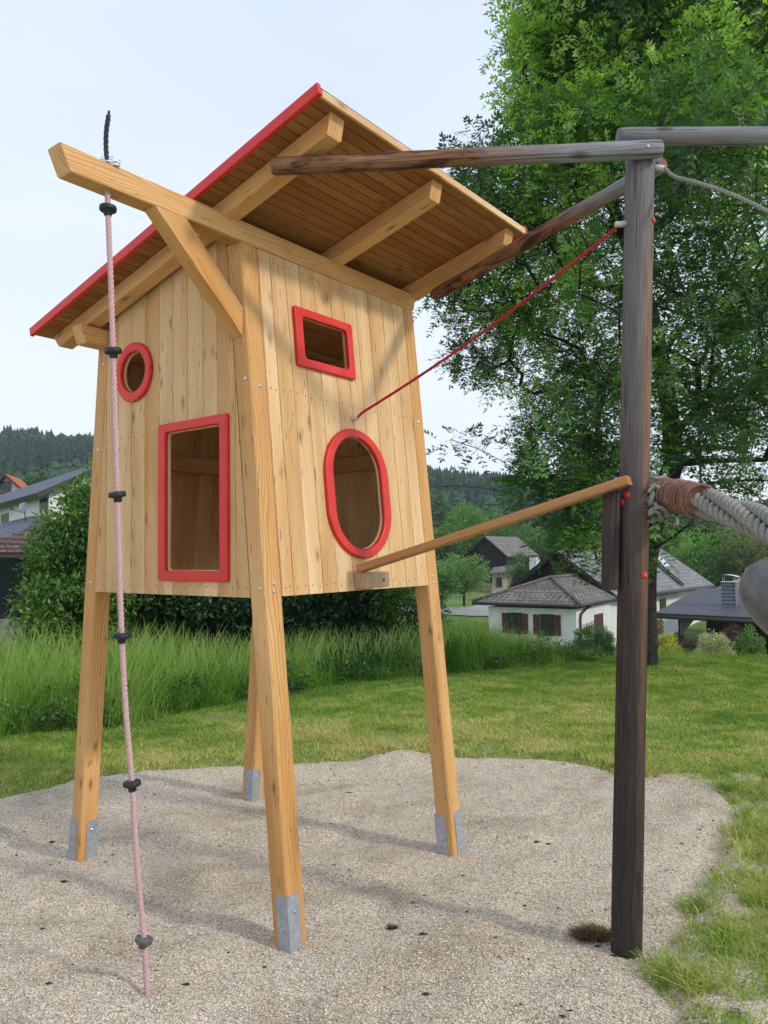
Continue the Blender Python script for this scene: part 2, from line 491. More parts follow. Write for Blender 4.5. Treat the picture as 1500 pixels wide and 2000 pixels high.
def rope(mb, path, R, strands=3, pitch=0.08, n=7, mi=0, sub=0, subpitch=0.05, deep=False):
    """laid rope: helical strands round the path (each strand laid again when sub > 0)"""
    fr = frames(path)
    acc = [0.0]
    for i in range(1, len(path)): acc.append(acc[-1] + (path[i] - path[i - 1]).length)
    off = R * (0.58 if deep or sub else 0.5); sr = R * (0.45 if deep or sub else 0.56)
    for s in range(strands):
        sp = []
        for (p, x, y), l in zip(fr, acc):
            a = 2 * math.pi * (s / strands + l / pitch)
            rr = R(l / acc[-1]) if callable(R) else R
            sp.append(p + x * (off * math.cos(a)) + y * (off * math.sin(a)))
        if sub:
            rope(mb, sp, sr, sub, subpitch, n, mi, deep=True)
        else:
            tube(mb, sp, sr, n, True, random.random(), True, mi)
def smoothpath(pts, n):
    """Catmull-Rom through pts"""
    P = [Vector(p) for p in pts]; P = [P[0] * 2 - P[1]] + P + [P[-1] * 2 - P[-2]]
    out = []; segs = len(P) - 3
    for k in range(n):
        t = k / (n - 1) * segs; i = min(int(t), segs - 1); u = t - i
        a, b, c, d = P[i:i + 4]
        out.append(0.5 * ((2 * b) + (c - a) * u + (2 * a - 5 * b + 4 * c - d) * u * u + (3 * b - a - 3 * c + d) * u ** 3))
    return out

def mesh_np(name, V, F, tint=None, mat=None, parent=None, smooth=False, uv=None):
    me = bpy.data.meshes.new(name)
    V = np.asarray(V, dtype=np.float32); F = np.asarray(F, dtype=np.int32)
    k = F.shape[1]
    me.vertices.add(len(V)); me.vertices.foreach_set('co', V.ravel())
    me.loops.add(F.size); me.loops.foreach_set('vertex_index', F.ravel())
    me.polygons.add(len(F))
    me.polygons.foreach_set('loop_start', np.arange(0, F.size, k, dtype=np.int32))
    try: me.polygons.foreach_set('loop_total', np.full(len(F), k, dtype=np.int32))
    except Exception: pass
    if smooth: me.polygons.foreach_set('use_smooth', np.ones(len(F), dtype=bool))
    me.update(calc_edges=True)
    if tint is not None:
        a = me.attributes.new('tint', 'FLOAT', 'FACE'); a.data.foreach_set('value', np.asarray(tint, dtype=np.float32))
    if mat: me.materials.append(mat)
    o = bpy.data.objects.new(name, me); COL.objects.link(o)
    if parent is not None: o.parent = parent
    return o

# value noise in numpy
_tab = rng.random((256, 256))
def vnoise(x, y):
    x = np.asarray(x, float); y = np.asarray(y, float)
    xi = np.floor(x).astype(int); yi = np.floor(y).astype(int); fx = x - xi; fy = y - yi
    fx = fx * fx * (3 - 2 * fx); fy = fy * fy * (3 - 2 * fy)
    g = lambda a, b: _tab[a & 255, b & 255]
    return (g(xi, yi) * (1 - fx) * (1 - fy) + g(xi + 1, yi) * fx * (1 - fy) + g(xi, yi + 1) * (1 - fx) * fy + g(xi + 1, yi + 1) * fx * fy)
def fbm(x, y, o=4):
    s = 0; a = 0.5; n = 0
    for k in range(o):
        s = s + a * vnoise(x * 2 ** k + 17.3 * k, y * 2 ** k + 9.1 * k); n += a; a *= 0.5
    return s / n
def sstep(t):
    t = np.clip(t, 0, 1); return t * t * (3 - 2 * t)

# ------------------------------------------------------------------ terrain
def ratio_ridge(r):
    return np.interp(r, [-0.9, -0.5, -0.3, 0.06, 0.25, 0.48, 0.8], [62, 58, 52, 37, 29, 15, 10])
def terrain(x, y):
    x = np.asarray(x, float); y = np.asarray(y, float)
    base = np.interp(x, [-16, -9, 1, 9], [-0.9, -1.5, -2.5, -3.7])
    far = np.interp(x, [-60, -20, 30], [1.0, -2.0, -2.6])
    b = base + (far - base) * sstep((y - 42) / 14)
    e = np.interp(x, [-6, -2, 3, 8], [12.0, 11.6, 11.0, 11.0])
    q = np.clip((y - e) / 17.0, 0, 1); z = b * (q * 1.35 - 0.35 * q ** 3) 
    r = x / np.maximum(y, 1)
    z = z + sstep((y - 110) / 340) * (ratio_ridge(r) + 2.6) * (1 + 0.10 * (fbm(x / 40, y / 60) - 0.5))
    z = z + sstep((y - 12) / 20) * (fbm(x / 7, y / 7) - 0.5) * 0.3
    z = z + (fbm(x / 1.7 + 5, y / 1.7) - 0.5) * 0.05 * sstep((y - 5.8) / 1.5)
    return z

GR = np.array([(-6, 2.2), (-4.6, 3.6), (-3.3, 4.72), (-2.75, 5.02), (-2.45, 5.35), (-2.2, 5.62), (-1.8, 5.80), (-1.366, 5.85), (-0.9, 5.84), (-0.603, 5.9),
               (-0.2, 6.0), (0.014, 6.14), (0.25, 6.10), (0.45, 6.05), (0.8, 6.08), (1.154, 6.0), (1.5, 5.78), (1.75, 5.45), (2.15, 5.15),
               (2.15, 4.8), (1.95, 4.5), (1.7, 4.15), (1.5, 3.9), (1.33, 3.6), (1.2, 3.32), (1.07, 3.10), (1.0, 2.9), (0.97, 2.7), (0.9, 2.3), (0.85, 1.5), (0.9, -2), (-6, -2)])
def inpoly(x, y, P=GR):
    x = np.asarray(x); y = np.asarray(y); c = np.zeros(x.shape, bool); j = len(P) - 1
    for i in range(len(P)):
        xi, yi = P[i]; xj, yj = P[j]
        cond = ((yi > y) != (yj > y)) & (x < (xj - xi) * (y - yi) / (yj - yi + 1e-12) + xi)
        c ^= cond; j = i
    return c
def pdist(x, y, P=GR):
    x = np.asarray(x); y = np.asarray(y); d = np.full(x.shape, 1e9); n = len(P)
    for i in range(n):
        a = P[i]; b = P[(i + 1) % n]; ab = b - a; L2 = (ab ** 2).sum()
        t = np.clip(((x - a[0]) * ab[0] + (y - a[1]) * ab[1]) / L2, 0, 1)
        d = np.minimum(d, np.hypot(x - a[0] - t * ab[0], y - a[1] - t * ab[1]))
    return np.where(inpoly(x, y, P), d, -d)     # inside positive
def rim(x, y):
    return pdist(x, y) + 0.34 * (fbm(x * 1.9 + 2, y * 1.9) - 0.5) + 0.26 * (fbm(x * 6.5, y * 6.5 + 3) - 0.5) + 0.12 * (fbm(x * 22, y * 22) - 0.5)
def gravel_h(x, y):
    """height of the gravel surface: raked humps, a low heap at the far rim, hollows at the post feet"""
    d = pdist(x, y)
    h = 0.055 * (fbm(x * 1.1 + 3, y * 1.6) - 0.5) * 2
    h = h + 0.040 * (fbm(x * 3.0, y * 4.6 + 8) - 0.5) * 2
    h = h + 0.020 * (fbm(x * 9, y * 11) - 0.5) * 2
    h = h + 0.085 * np.exp(-((x - 0.03) ** 2 / 0.06 + (y - 5.93) ** 2 / 0.025)) + 0.05 * np.exp(-((x - 0.35) ** 2 / 0.05 + (y - 5.9) ** 2 / 0.03))
    h = h + 0.06 * np.exp(-((x + 2.05) ** 2 / 0.05 + (y - 5.45) ** 2 / 0.03)) + 0.05 * np.exp(-((x + 0.8) ** 2 / 0.7 + (y - 5.7) ** 2 / 0.04))
    h = h * 0.85
    edge = np.clip(d / 0.22, 0, 1)
    h = h * (0.35 + 0.65 * edge) + 0.012
    h = np.where(d < 0.06, h * 1.0 - (0.06 - d) * 0.45, h)
    for (px, py) in ((-0.391, 3.158), (0.936, 3.147), (-1.6, 4.15), (0.34, 4.13), (-0.87, 5.05)):
        q = np.exp(-((x - px) ** 2 + (y - py) ** 2) / 0.05)
        h = h * (1 - q)
    return h
def ground_z(x, y):
    d = rim(x, y)
    return np.where(d > 0, terrain(x, y) - 0.03 - 0.14 * sstep(d / 0.3), terrain(x, y) - 0.03 + 0.045 * sstep(-d / 0.15))

def ground_material():
    m, t, o = newmat('ground')
    tcn = N(t, 'ShaderNodeTexCoord').outputs['Object']
    n1 = noise(t, tcn, 0.7, 5, 0.6)
    n2 = noise(t, tcn, 9, 5, 0.7)
    n3 = noise(t, tcn, 70, 3, 0.7)
    g = ramp(t, mth(t, 'ADD', mth(t, 'MULTIPLY', n2, 0.55), mth(t, 'MULTIPLY', n3, 0.45)), [(0.32, (0.10, 0.13, 0.035)), (0.5, (0.21, 0.26, 0.06)), (0.68, (0.34, 0.32, 0.13))])
    far = ramp(t, mth(t, 'ADD', mth(t, 'MULTIPLY', n1, 0.6), mth(t, 'MULTIPLY', n2, 0.4)), [(0.35, (0.07, 0.15, 0.028)), (0.65, (0.19, 0.26, 0.07))])
    sp = N(t, 'ShaderNodeSeparateXYZ'); t.links.new(tcn, sp.inputs[0])
    f = ramp(t, mth(t, 'MULTIPLY', sp.outputs['Y'], 0.02), [(0.25, 0.0), (0.5, 1.0)])
    col = mix(t, f, g, far)
    principled(t, o, col, 0.95, bump(t, n3, 0.6, 0.02), spec=0.15)
    return m
def grid_ys():
    ys = list(np.arange(-3, 14, 0.08)) + list(np.arange(14, 40, 0.5)) + list(np.arange(40, 110, 2.5)) + list(np.arange(110, 520, 8)) + [560, 620, 700]
    return np.array(ys)
def make_ground():
    ys = grid_ys(); us = np.concatenate([np.linspace(-1.4, -0.75, 14)[:-1], np.linspace(-0.75, 0.75, 200), np.linspace(0.75, 1.4, 14)[1:]])
    V = []
    for y in ys:
        w = max(y, 0) + 7.0
        V.append(np.stack([us * w, np.full(us.shape, y), np.zeros(us.shape)], 1))
    V = np.concatenate(V)
    V[:, 2] = ground_z(V[:, 0], V[:, 1])
    nx = len(us); ny = len(ys)
    i = np.arange(nx - 1)[None, :] + nx * np.arange(ny - 1)[:, None]
    F = np.stack([i, i + 1, i + 1 + nx, i + nx], -1).reshape(-1, 4)
    o = mesh_np('ground', V, F, np.zeros(len(F)), ground_material(), smooth=True)
    tag(o, kind='structure', label='mown lawn and fields falling away to the houses')
make_ground()

def gravel_material():
    m, t, o = newmat('gravel')
    tcn = N(t, 'ShaderNodeTexCoord').outputs['Object']
    wv = mix(t, 0.012, tcn, noise(t, tcn, 60, 2, 0.5, out='Color'), 'ADD')
    vo = N(t, 'ShaderNodeTexVoronoi'); vo.inputs['Scale'].default_value = 130
    t.links.new(wv, vo.inputs['Vector'])
    vo2 = N(t, 'ShaderNodeTexVoronoi'); vo2.inputs['Scale'].default_value = 230
    t.links.new(wv, vo2.inputs['Vector'])
    sc = N(t, 'ShaderNodeSeparateColor'); t.links.new(vo.outputs['Color'], sc.inputs[0])
    stone = ramp(t, sc.outputs[0], [(0.0, (0.55, 0.475, 0.36)), (0.25, (0.73, 0.635, 0.485)), (0.6, (0.85, 0.75, 0.585)), (0.85, (0.88, 0.79, 0.64)), (1.0, (0.92, 0.85, 0.73))])
    warm = ramp(t, sc.outputs[1], [(0.0, (1.0, 1.0, 1.04)), (1.0, (1.0, 0.93, 0.82))])
    stone = mix(t, 1.0, stone, warm, 'MULTIPLY')
    gap = ramp(t, vo.outputs['Distance'], [(0.35, 1.0), (0.75, 0.52)])
    stone = mix(t, 1.0, stone, gap, 'MULTIPLY')
    # damp, soil-stained patches
    st_ = noise(t, mapping(t, tcn, (1.0, 1.7, 1)), 1.5, 5, 0.62, 0.4)
    sf = ramp(t, st_, [(0.50, 0.0), (0.66, 1.0)])
    col = mix(t, mth(t, 'MULTIPLY', sf, 0.5), stone, mix(t, 1.0, stone, (0.50, 0.44, 0.34), 'MULTIPLY'))
    h = mth(t, 'SUBTRACT', 1.0, vo.outputs['Distance'])
    h = mth(t, 'ADD', h, mth(t, 'MULTIPLY', vo2.outputs['Distance'], -0.3))
    principled(t, o, col, 0.9, bump(t, h, 0.9, 0.008), spec=0.2)
    return m
GRAVEL = gravel_material()
def make_gravel():
    xs = np.arange(-5.2, 3.4, 0.03); ys = np.arange(0.8, 6.5, 0.03)
    X, Y = np.meshgrid(xs, ys)
    D = pdist(X, Y)
    D = rim(X, Y)
    Z = gravel_h(X, Y) - np.clip(-D, 0, 1) * 0.4
    nx = len(xs); ny = len(ys)
    V = np.stack([X, Y, Z], -1).reshape(-1, 3)
    i = np.arange(nx - 1)[None, :] + nx * np.arange(ny - 1)[:, None]
    F = np.stack([i, i + 1, i + 1 + nx, i + nx], -1).reshape(-1, 4)
    side = (X > 0.85) & (Y < 5.5)
    patchy = fbm(X * 2.6 + 9, Y * 2.6)
    D = np.where(side, D + 1.7 * np.clip((patchy - 0.24) * 4, 0, 1), D)
    Z = np.where(side & (D > -0.1), np.maximum(Z, ground_z(X, Y) + 0.008 + 0.01 * (fbm(X * 9, Y * 9) - 0.5)), Z)
    V[:, 2] = Z.reshape(-1)
    keep = (D.reshape(-1)[F] > -0.12).any(1)
    o = mesh_np('gravel', V, F[keep], np.zeros(keep.sum()), GRAVEL, smooth=True)
    tag(o, kind='structure', label='pale pea gravel bed under the play tower')
    # loose stones lying on top
    n = 42000
    y = 1.9 + 4.3 * rng.random(n) ** 1.5; x = (rng.random(n) * 1.25 - 0.68) * (y + 0.35)
    ok = rim(x, y) > -0.02 - 0.45 * rng.random(n) ** 2; x = x[ok]; y = y[ok]; n = len(x)
    z = gravel_h(x, y)
    z = np.maximum(z, ground_z(x, y))
    s = 0.0028 + 0.0035 * rng.random(n) ** 2
    base = np.array([(1, 0, 0), (0, 1, 0), (-1, 0, 0), (0, -1, 0), (0, 0, 0.75), (0, 0, -0.75)])
    tri = np.array([(0, 1, 4), (1, 2, 4), (2, 3, 4), (3, 0, 4), (1, 0, 5), (2, 1, 5), (3, 2, 5), (0, 3, 5)])
    J = base[None] * (0.7 + 0.6 * rng.random((n, 6, 1)))
    a = rng.random(n) * 6.283; ca, sa = np.cos(a), np.sin(a)
    JX = J[..., 0] * ca[:, None] - J[..., 1] * sa[:, None]; JY = J[..., 0] * sa[:, None] + J[..., 1] * ca[:, None]
    V = np.stack([x[:, None] + JX * s[:, None] * 1.3, y[:, None] + JY * s[:, None], z[:, None] + 0.002 + J[..., 2] * s[:, None]], -1).reshape(-1, 3)
    F = (tri[None] + 6 * np.arange(n)[:, None, None]).reshape(-1, 3)
    sm, t, oo = newmat('pebble')
    col = ramp(t, attr(t, 'tint'), [(0.0, (0.36, 0.31, 0.24)), (0.4, (0.58, 0.50, 0.39)), (0.8, (0.70, 0.62, 0.50)), (1.0, (0.82, 0.76, 0.66))])
    principled(t, oo, col, 0.85, spec=0.25)
    o = mesh_np('loose_pebbles', V, F, np.repeat(rng.random(n), 8), sm, smooth=False)
    tag(o, 'loose pale pebbles scattered over the gravel bed', 'pebbles', kind='stuff')
make_gravel()

def make_crumbs():
    n = 520
    y = 2.1 + 3.9 * rng.random(n); x = (rng.random(n) * 1.2 - 0.65) * (y + 0.3)
    cl = fbm(x * 1.3 + 50, y * 1.3); ok = (rim(x, y) > 0.05) & (cl > 0.47); x = x[ok]; y = y[ok]; n = len(x)
    z = gravel_h(x, y); s = 0.003 + 0.009 * rng.random(n) ** 3
    base = np.array([(1, 0, 0), (0, 1, 0), (-1, 0, 0), (0, -1, 0), (0, 0, 0.6), (0, 0, -0.6)])
    tri = np.array([(0, 1, 4), (1, 2, 4), (2, 3, 4), (3, 0, 4), (1, 0, 5), (2, 1, 5), (3, 2, 5), (0, 3, 5)])
    J = base[None] * (0.5 + 1.0 * rng.random((n, 6, 1)))
    V = np.stack([x[:, None] + J[..., 0] * s[:, None] * 1.6, y[:, None] + J[..., 1] * s[:, None], z[:, None] + 0.002 + J[..., 2] * s[:, None]], -1).reshape(-1, 3)
    F = (tri[None] + 6 * np.arange(n)[:, None, None]).reshape(-1, 3)
    o = mesh_np('soil_crumbs', V, F, np.zeros(len(F)), plain('soil', (0.06, 0.045, 0.03), 0.95, nscale=200, namt=0.4))
    tag(o, 'dark crumbs of soil and leaf bits scattered on the gravel', 'soil crumbs', kind='stuff')
make_crumbs()

# ------------------------------------------------------------------ grass
def blades(name, x, y, z, h, w, lean, tint, mat, seg=2, parent=None, la=None):
    n = len(x); a = rng.random(n) * 6.283
    if la is None: la = rng.random(n) * 6.283
    dx, dy = np.cos(a) * w, np.sin(a) * w
    lx, ly = np.cos(la) * lean * h, np.sin(la) * lean * h
    V = []
    for k in range(seg + 1):
        t = k / (seg + 1); ww = 1 - t * 0.75
        cx = x + lx * t * t; cy = y + ly * t * t; cz = z + h * (t - 0.25 * t * t * np.minimum(lean, 1.5))
        V += [np.stack([cx - dx * ww, cy - dy * ww, cz], 1), np.stack([cx + dx * ww, cy + dy * ww, cz], 1)]
    V.append(np.stack([x + lx, y + ly, z + h * (1 - 0.25 * np.minimum(lean, 1.5))], 1))
    V.append(V[-1] + 0.0005)
    k = len(V); V = np.stack(V, 1).reshape(-1, 3)
    base = np.arange(n)[:, None] * k
    F = []
    for q in range(seg + 1):
        F.append(base + np.array([[2 * q, 2 * q + 1, 2 * q + 3, 2 * q + 2]]))
    F = np.stack(F, 1).reshape(-1, 4)
    return mesh_np(name, V, F, np.repeat(tint, seg + 1), mat, parent)
EX = [-6, -3.4, -2.5, -1.5, -0.34, 0.62, 2.4, 3.2, 4.0, 5.5, 9]
EY = [6.4, 6.75, 7.05, 8.35, 9.4, 9.87, 10.65, 10.95, 11.0, 11.2, 11.4]
def lawn_edge(x): return np.interp(x, EX, EY)

def make_lawn():
    n = 620000
    y = 4.2 + 7.4 * rng.random(n); x = (rng.random(n) * 1.3 - 0.62) * (y + 0.4)
    # nearer strip on the right side of the post
    n2 = 150000
    y2 = 1.9 + 3.3 * rng.random(n2); x2 = 0.55 + 2.3 * rng.random(n2)
    x = np.concatenate([x, x2]); y = np.concatenate([y, y2])
    d = rim(x, y)
    patch = fbm(x * 1.6 + 4, y * 2.2)
    bare = fbm(x * 3 + 40, y * 3)
    near = (y < 5.2) & (x > 0)
    p = np.clip(-d / 0.30 + 0.05, 0, 1) ** 0.7 * np.clip((0.74 - bare) * 6, 0.25, 1)
    pn = np.clip((-d + 0.04) / 0.62, 0.0, 1) * np.clip((fbm(x * 4 + 31, y * 4) - 0.40) * 5.5, 0.03, 1)
    p = np.where(near, pn, p)
    p = np.where((y > lawn_edge(x) + 0.4), 0, p)
    for (bx, by, br) in ((1.45, 7.4, 0.20), (0.75, 6.35, 0.22), (-1.62, 7.55, 0.32)):
        q = np.hypot((x - bx), (y - by) * 1.2) / br
        p = np.where(q < 1, p * 0.12, p)
    ok = rng.random(len(x)) < p
    x, y, patch, d, near = x[ok], y[ok], patch[ok], d[ok], near[ok]; n = len(x)
    h = (0.018 + 0.028 * rng.random(n)) * (0.75 + 0.5 * patch)
    h = np.where(near, h * 1.8, h)
    h = np.where(-d < 0.3, h * 1.2, h)
    dry = np.clip(0.95 + d / 2.2, 0, 1) * 0.34 + (patch - 0.47) * 0.9
    dry = np.where(near, dry * 0.6 - 0.02, dry)
    dry = dry - 0.30 * np.exp(-((lawn_edge(x) - y) / 1.3) ** 2)
    tint = np.clip(0.40 + dry + (fbm(x * 7, y * 7 + 50) - 0.5) * 0.7 + rng.normal(0, 0.17, n), 0, 1)
    o = blades('lawn_grass', x, y, ground_z(x, y) - 0.003, h, 0.0032 * (0.7 + 0.08 * y), 0.3 + 1.1 * rng.random(n), tint, GRASS, 1)
    tag(o, 'short mown lawn grass around the gravel bed', 'grass', kind='stuff')
make_lawn()

def tussock(cx, cy, n, R, H, seed, drytint=0.4):
    a = rng.random(n) * 6.283; r = R * np.sqrt(rng.random(n))
    x = cx + r * np.cos(a); y = cy + r * np.sin(a)
    return x, y, H * (0.45 + 0.7 * rng.random(n)), np.clip(drytint + rng.normal(0, 0.18, n), 0, 1)
def make_tussocks():
    X, Y, H, T = [], [], [], []
    spots = [(1.03, 3.0, 420, 0.075, 0.12, .5), (1.10, 2.86, 300, 0.07, 0.085, .6), (1.00, 2.93, 150, .05, .10, .4)]
    for k in range(330):
        yy = 2.0 + 3.6 * random.random(); xx = 1.0 + 2.2 * random.random()
        dd = float(pdist(np.array([xx]), np.array([yy]))[0])
        if dd > 0.04 or random.random() > min(1, -dd / 0.7 + 0.22): continue
        spots.append((xx, yy, random.randint(90, 260), 0.05 + 0.09 * random.random(), 0.035 + 0.06 * random.random(), 0.18 + 0.35 * random.random()))
    for cx, cy, n, R, Hh, dt in spots:
        x, y, h, t = tussock(cx, cy, n, R, Hh, 0, dt); X.append(x); Y.append(y); H.append(h); T.append(t)
    x, y, h, t = map(np.concatenate, (X, Y, H, T))
    o = blades('rough_grass', x, y, ground_z(x, y) - 0.004, h, 0.0023, 0.3 + 0.9 * rng.random(len(x)), t, GRASS, 2)
    tag(o, 'longer rough grass tufts along the right rim of the gravel', 'grass', kind='stuff')
make_tussocks()

def make_tall_grass():
    n = 105000
    x = -7.5 + 17.5 * rng.random(n)
    dep = 3.6 * rng.random(n) ** 1.25
    y = lawn_edge(x) + 0.05 + dep + 0.25 * (fbm(x * 2, x * 0 + 3) - 0.5)
    ok = np.abs(x) < 0.62 * y + 0.5
    x, y, dep = x[ok], y[ok], dep[ok]
    H = np.interp(x, [-6, -2.7, -1.8, 0.3, 0.75, 1.3, 2.4, 3.1, 9], [0.66, 0.60, 0.42, 0.38, 0.60, 0.58, 0.34, 0.20, 0.19])
    cl = fbm(x * 2.3, y * 2.3)
    H = H * (0.30 + 1.45 * cl) * (0.45 + 0.75 * rng.random(len(x)))
    H = H * np.clip(0.45 + dep / 0.7, 0, 1)
    tint = np.clip(0.47 + (cl - 0.5) * 1.9 + (fbm(x * 9, y * 9) - 0.5) * 1.1 + 0.18 * (x < -2.4) + rng.normal(0, 0.15, len(x)), 0, 0.9)
    o = blades('tall_grass', x, y, terrain(x, y) - 0.03, H, 0.0042, 0.10 + 1.15 * rng.random(len(x)) ** 1.8, tint, TALLG, 3, la=14 * fbm(x * 1.5, y * 1.5 + 7) + rng.normal(0, 1.5, len(x)))
    tag(o, 'tall uncut meadow grass along the far edge of the lawn', 'tall grass', kind='stuff')
    # seed stalks
    n = 3200
    x = -7 + 9.6 * rng.random(n); y = lawn_edge(x) + 0.25 + 2.2 * rng.random(n)
    h = 0.62 + 0.36 * rng.random(n); h = h * np.interp(x, [-7, -2.7, -1.8, 0.3, 1.0, 2.6], [1, 1, 0.75, 0.7, 0.9, 0.45])
    la = 0.12 + 0.3 * rng.random(n)
    V = []; F = []; T = []
    a = rng.random(n) * 6.283; z = terrain(x, y)
    for i in range(n):
        if abs(x[i]) > 0.6 * y[i] + 0.4: continue
        dx, dy = math.cos(a[i]), math.sin(a[i])
        pr = []
        for k in range(5):
            t = k / 4
            pr.append((x[i] + dx * la[i] * h[i] * t * t, y[i] + dy * la[i] * h[i] * t * t, z[i] + h[i] * (t - 0.1 * t * t)))
        b = len(V)
        for k, p in enumerate(pr):
            w = 0.0016 if k < 3 else (0.0038 if k == 3 else 0.001)
            V += [(p[0] - w, p[1], p[2]), (p[0] + w, p[1], p[2])]
        for k in range(4):
            F.append((b + 2 * k, b + 2 * k + 1, b + 2 * k + 3, b + 2 * k + 2)); T.append(0.55 if k < 2 else 0.9)
    o = mesh_np('grass_stalks', V, F, T, TALLG)
    tag(o, 'thin seed stalks rising above the tall meadow grass', 'grass stalks', kind='stuff')
make_tall_grass()

# ------------------------------------------------------------------ play tower
A = 0.6503; B0, B1 = 0.8239, 0.0934; W = 0.098
ZB, ZT = 1.4132, 2.9733
def bz(z): return B0 - B1 * z
C0, S0 = 2.989, 0.252
def deck(y): return C0 - S0 * y
tower = empty('play_tower', TC, TH)
tag(tower, 'tall new larch play hut on four splayed legs with red framed windows', 'playhouse')

def make_leg(sx, sy, top):
    mb = MB()
    sec = rrect(W, W, 0.012, 3)
    rings = []
    for k in range(9):
        z = -0.06 + (top + 0.06) * k / 8
        cx = sx * (A - W / 2); cy = sy * (bz(z) - W / 2)
        rings.append([(cx + p[0], cy + p[1], z) for p in sec])
    sweep(mb, rings, True, 0.25 + 0.3 * random.random())
    return mb.build('leg', MW['leg'], tower)
def lim(z, s): return s * bz(z)
def make_shoe(leg, sx, sy, outer):
    """galvanised angle iron wrapped round one edge of the post foot"""
    mb = MB(); t = 0.004; ww = 0.064
    ex = 1 if outer else -1
    def corner(z): return Vector((sx * (A if outer else A - W), sy * (bz(z) if outer else bz(z) - W), z))
    zt = 0.215 if outer else 0.20
    ox = sx * ex; oy = sy * ex
    def plate(axis):
        # outline in (s along the face, z)
        pts = [(0, -0.05), (ww, -0.05), (ww, zt - 0.018), (ww - 0.006, zt - 0.004), (ww - 0.018, zt), (0, zt)]
        front = []; back = []
        for s, z in pts:
            c = corner(z)
            if axis == 'x': p = c + Vector((-ox * s, oy * t, 0)); q = c + Vector((-ox * s, -oy * 0.001, 0))
            else: p = c + Vector((ox * t, -oy * s, 0)); q = c + Vector((-ox * 0.001, -oy * s, 0))
            if s == 0: p = c + Vector((ox * t, oy * t, 0))
            front.append(p); back.append(q)
        mb.poly(front); n = len(pts)
        for i in range(n):
            j = (i + 1) % n
            mb.poly([front[i], back[i], back[j], front[j]])
        # bolt heads
        bs, bzv = 0.034, (0.15 if axis == 'x' else 0.085)
        c = corner(bzv)
        if axis == 'x': ctr = c + Vector((-ox * bs, oy * t, 0)); nrm = Vector((0, oy, 0)); tx = Vector((1, 0, 0))
        else: ctr = c + Vector((ox * t, -oy * bs, 0)); nrm = Vector((ox, 0, 0)); tx = Vector((0, 1, 0))
        ty = nrm.cross(tx)
        for r0, h0, h1 in ((0.0095, 0, 0.0015), (0.006, 0.0015, 0.007)):
            rg = [[ctr + tx * (r0 * math.cos(6.283 * k / 8)) + ty * (r0 * math.sin(6.283 * k / 8)) + nrm * hh for k in range(8)] for hh in (h0, h1)]
            sweep(mb, rg, True, 0.5, 1)
    plate('x'); plate('y')
    mb.build('metal_shoe', [MW['steel'], MW['bolt']], leg)
ZR = 2.680
for sx, sy, top in ((-1, -1, ZT), (1, -1, ZT), (-1, 1, ZR), (1, 1, ZR)):
    lg = make_leg(sx, sy, top)
    make_shoe(lg, sx, sy, True); make_shoe(lg, sx, sy, False)

# bolts on the legs
def bolt(P, nrm, r=0.0085, h=0.005):
    nrm = Vector(nrm).normalized(); P = Vector(P)
    tx = nrm.orthogonal().normalized(); ty = nrm.cross(tx)
    rg = [[P + tx * (r * q * math.cos(6.283 * k / 8)) + ty * (r * q * math.sin(6.283 * k / 8)) + nrm * hh for k in range(8)] for hh, q in ((-0.001, 1), (h * .6, 1), (h, 0.6))]
    sweep(mb, rg, True)
BL = []
for z in (2.33, 1.47, 1.435): BL += [((-A + 0.05, -bz(z), z), (0, -1, 0)), ((A - 0.05, -bz(z), z - 0.01), (0, -1, 0))]
for z in (2.36, 1.45): BL.append(((-A, -bz(z) + 0.03, z), (-1, 0, 0)))
for z in (2.6, 2.15, 1.46): BL.append(((-A, bz(z) - 0.06, z), (-1, 0, 0)))
for P_, n_ in BL:
    mb = MB(); bolt(P_, n_); mb.build('bolt', MW['bolt'], tower)

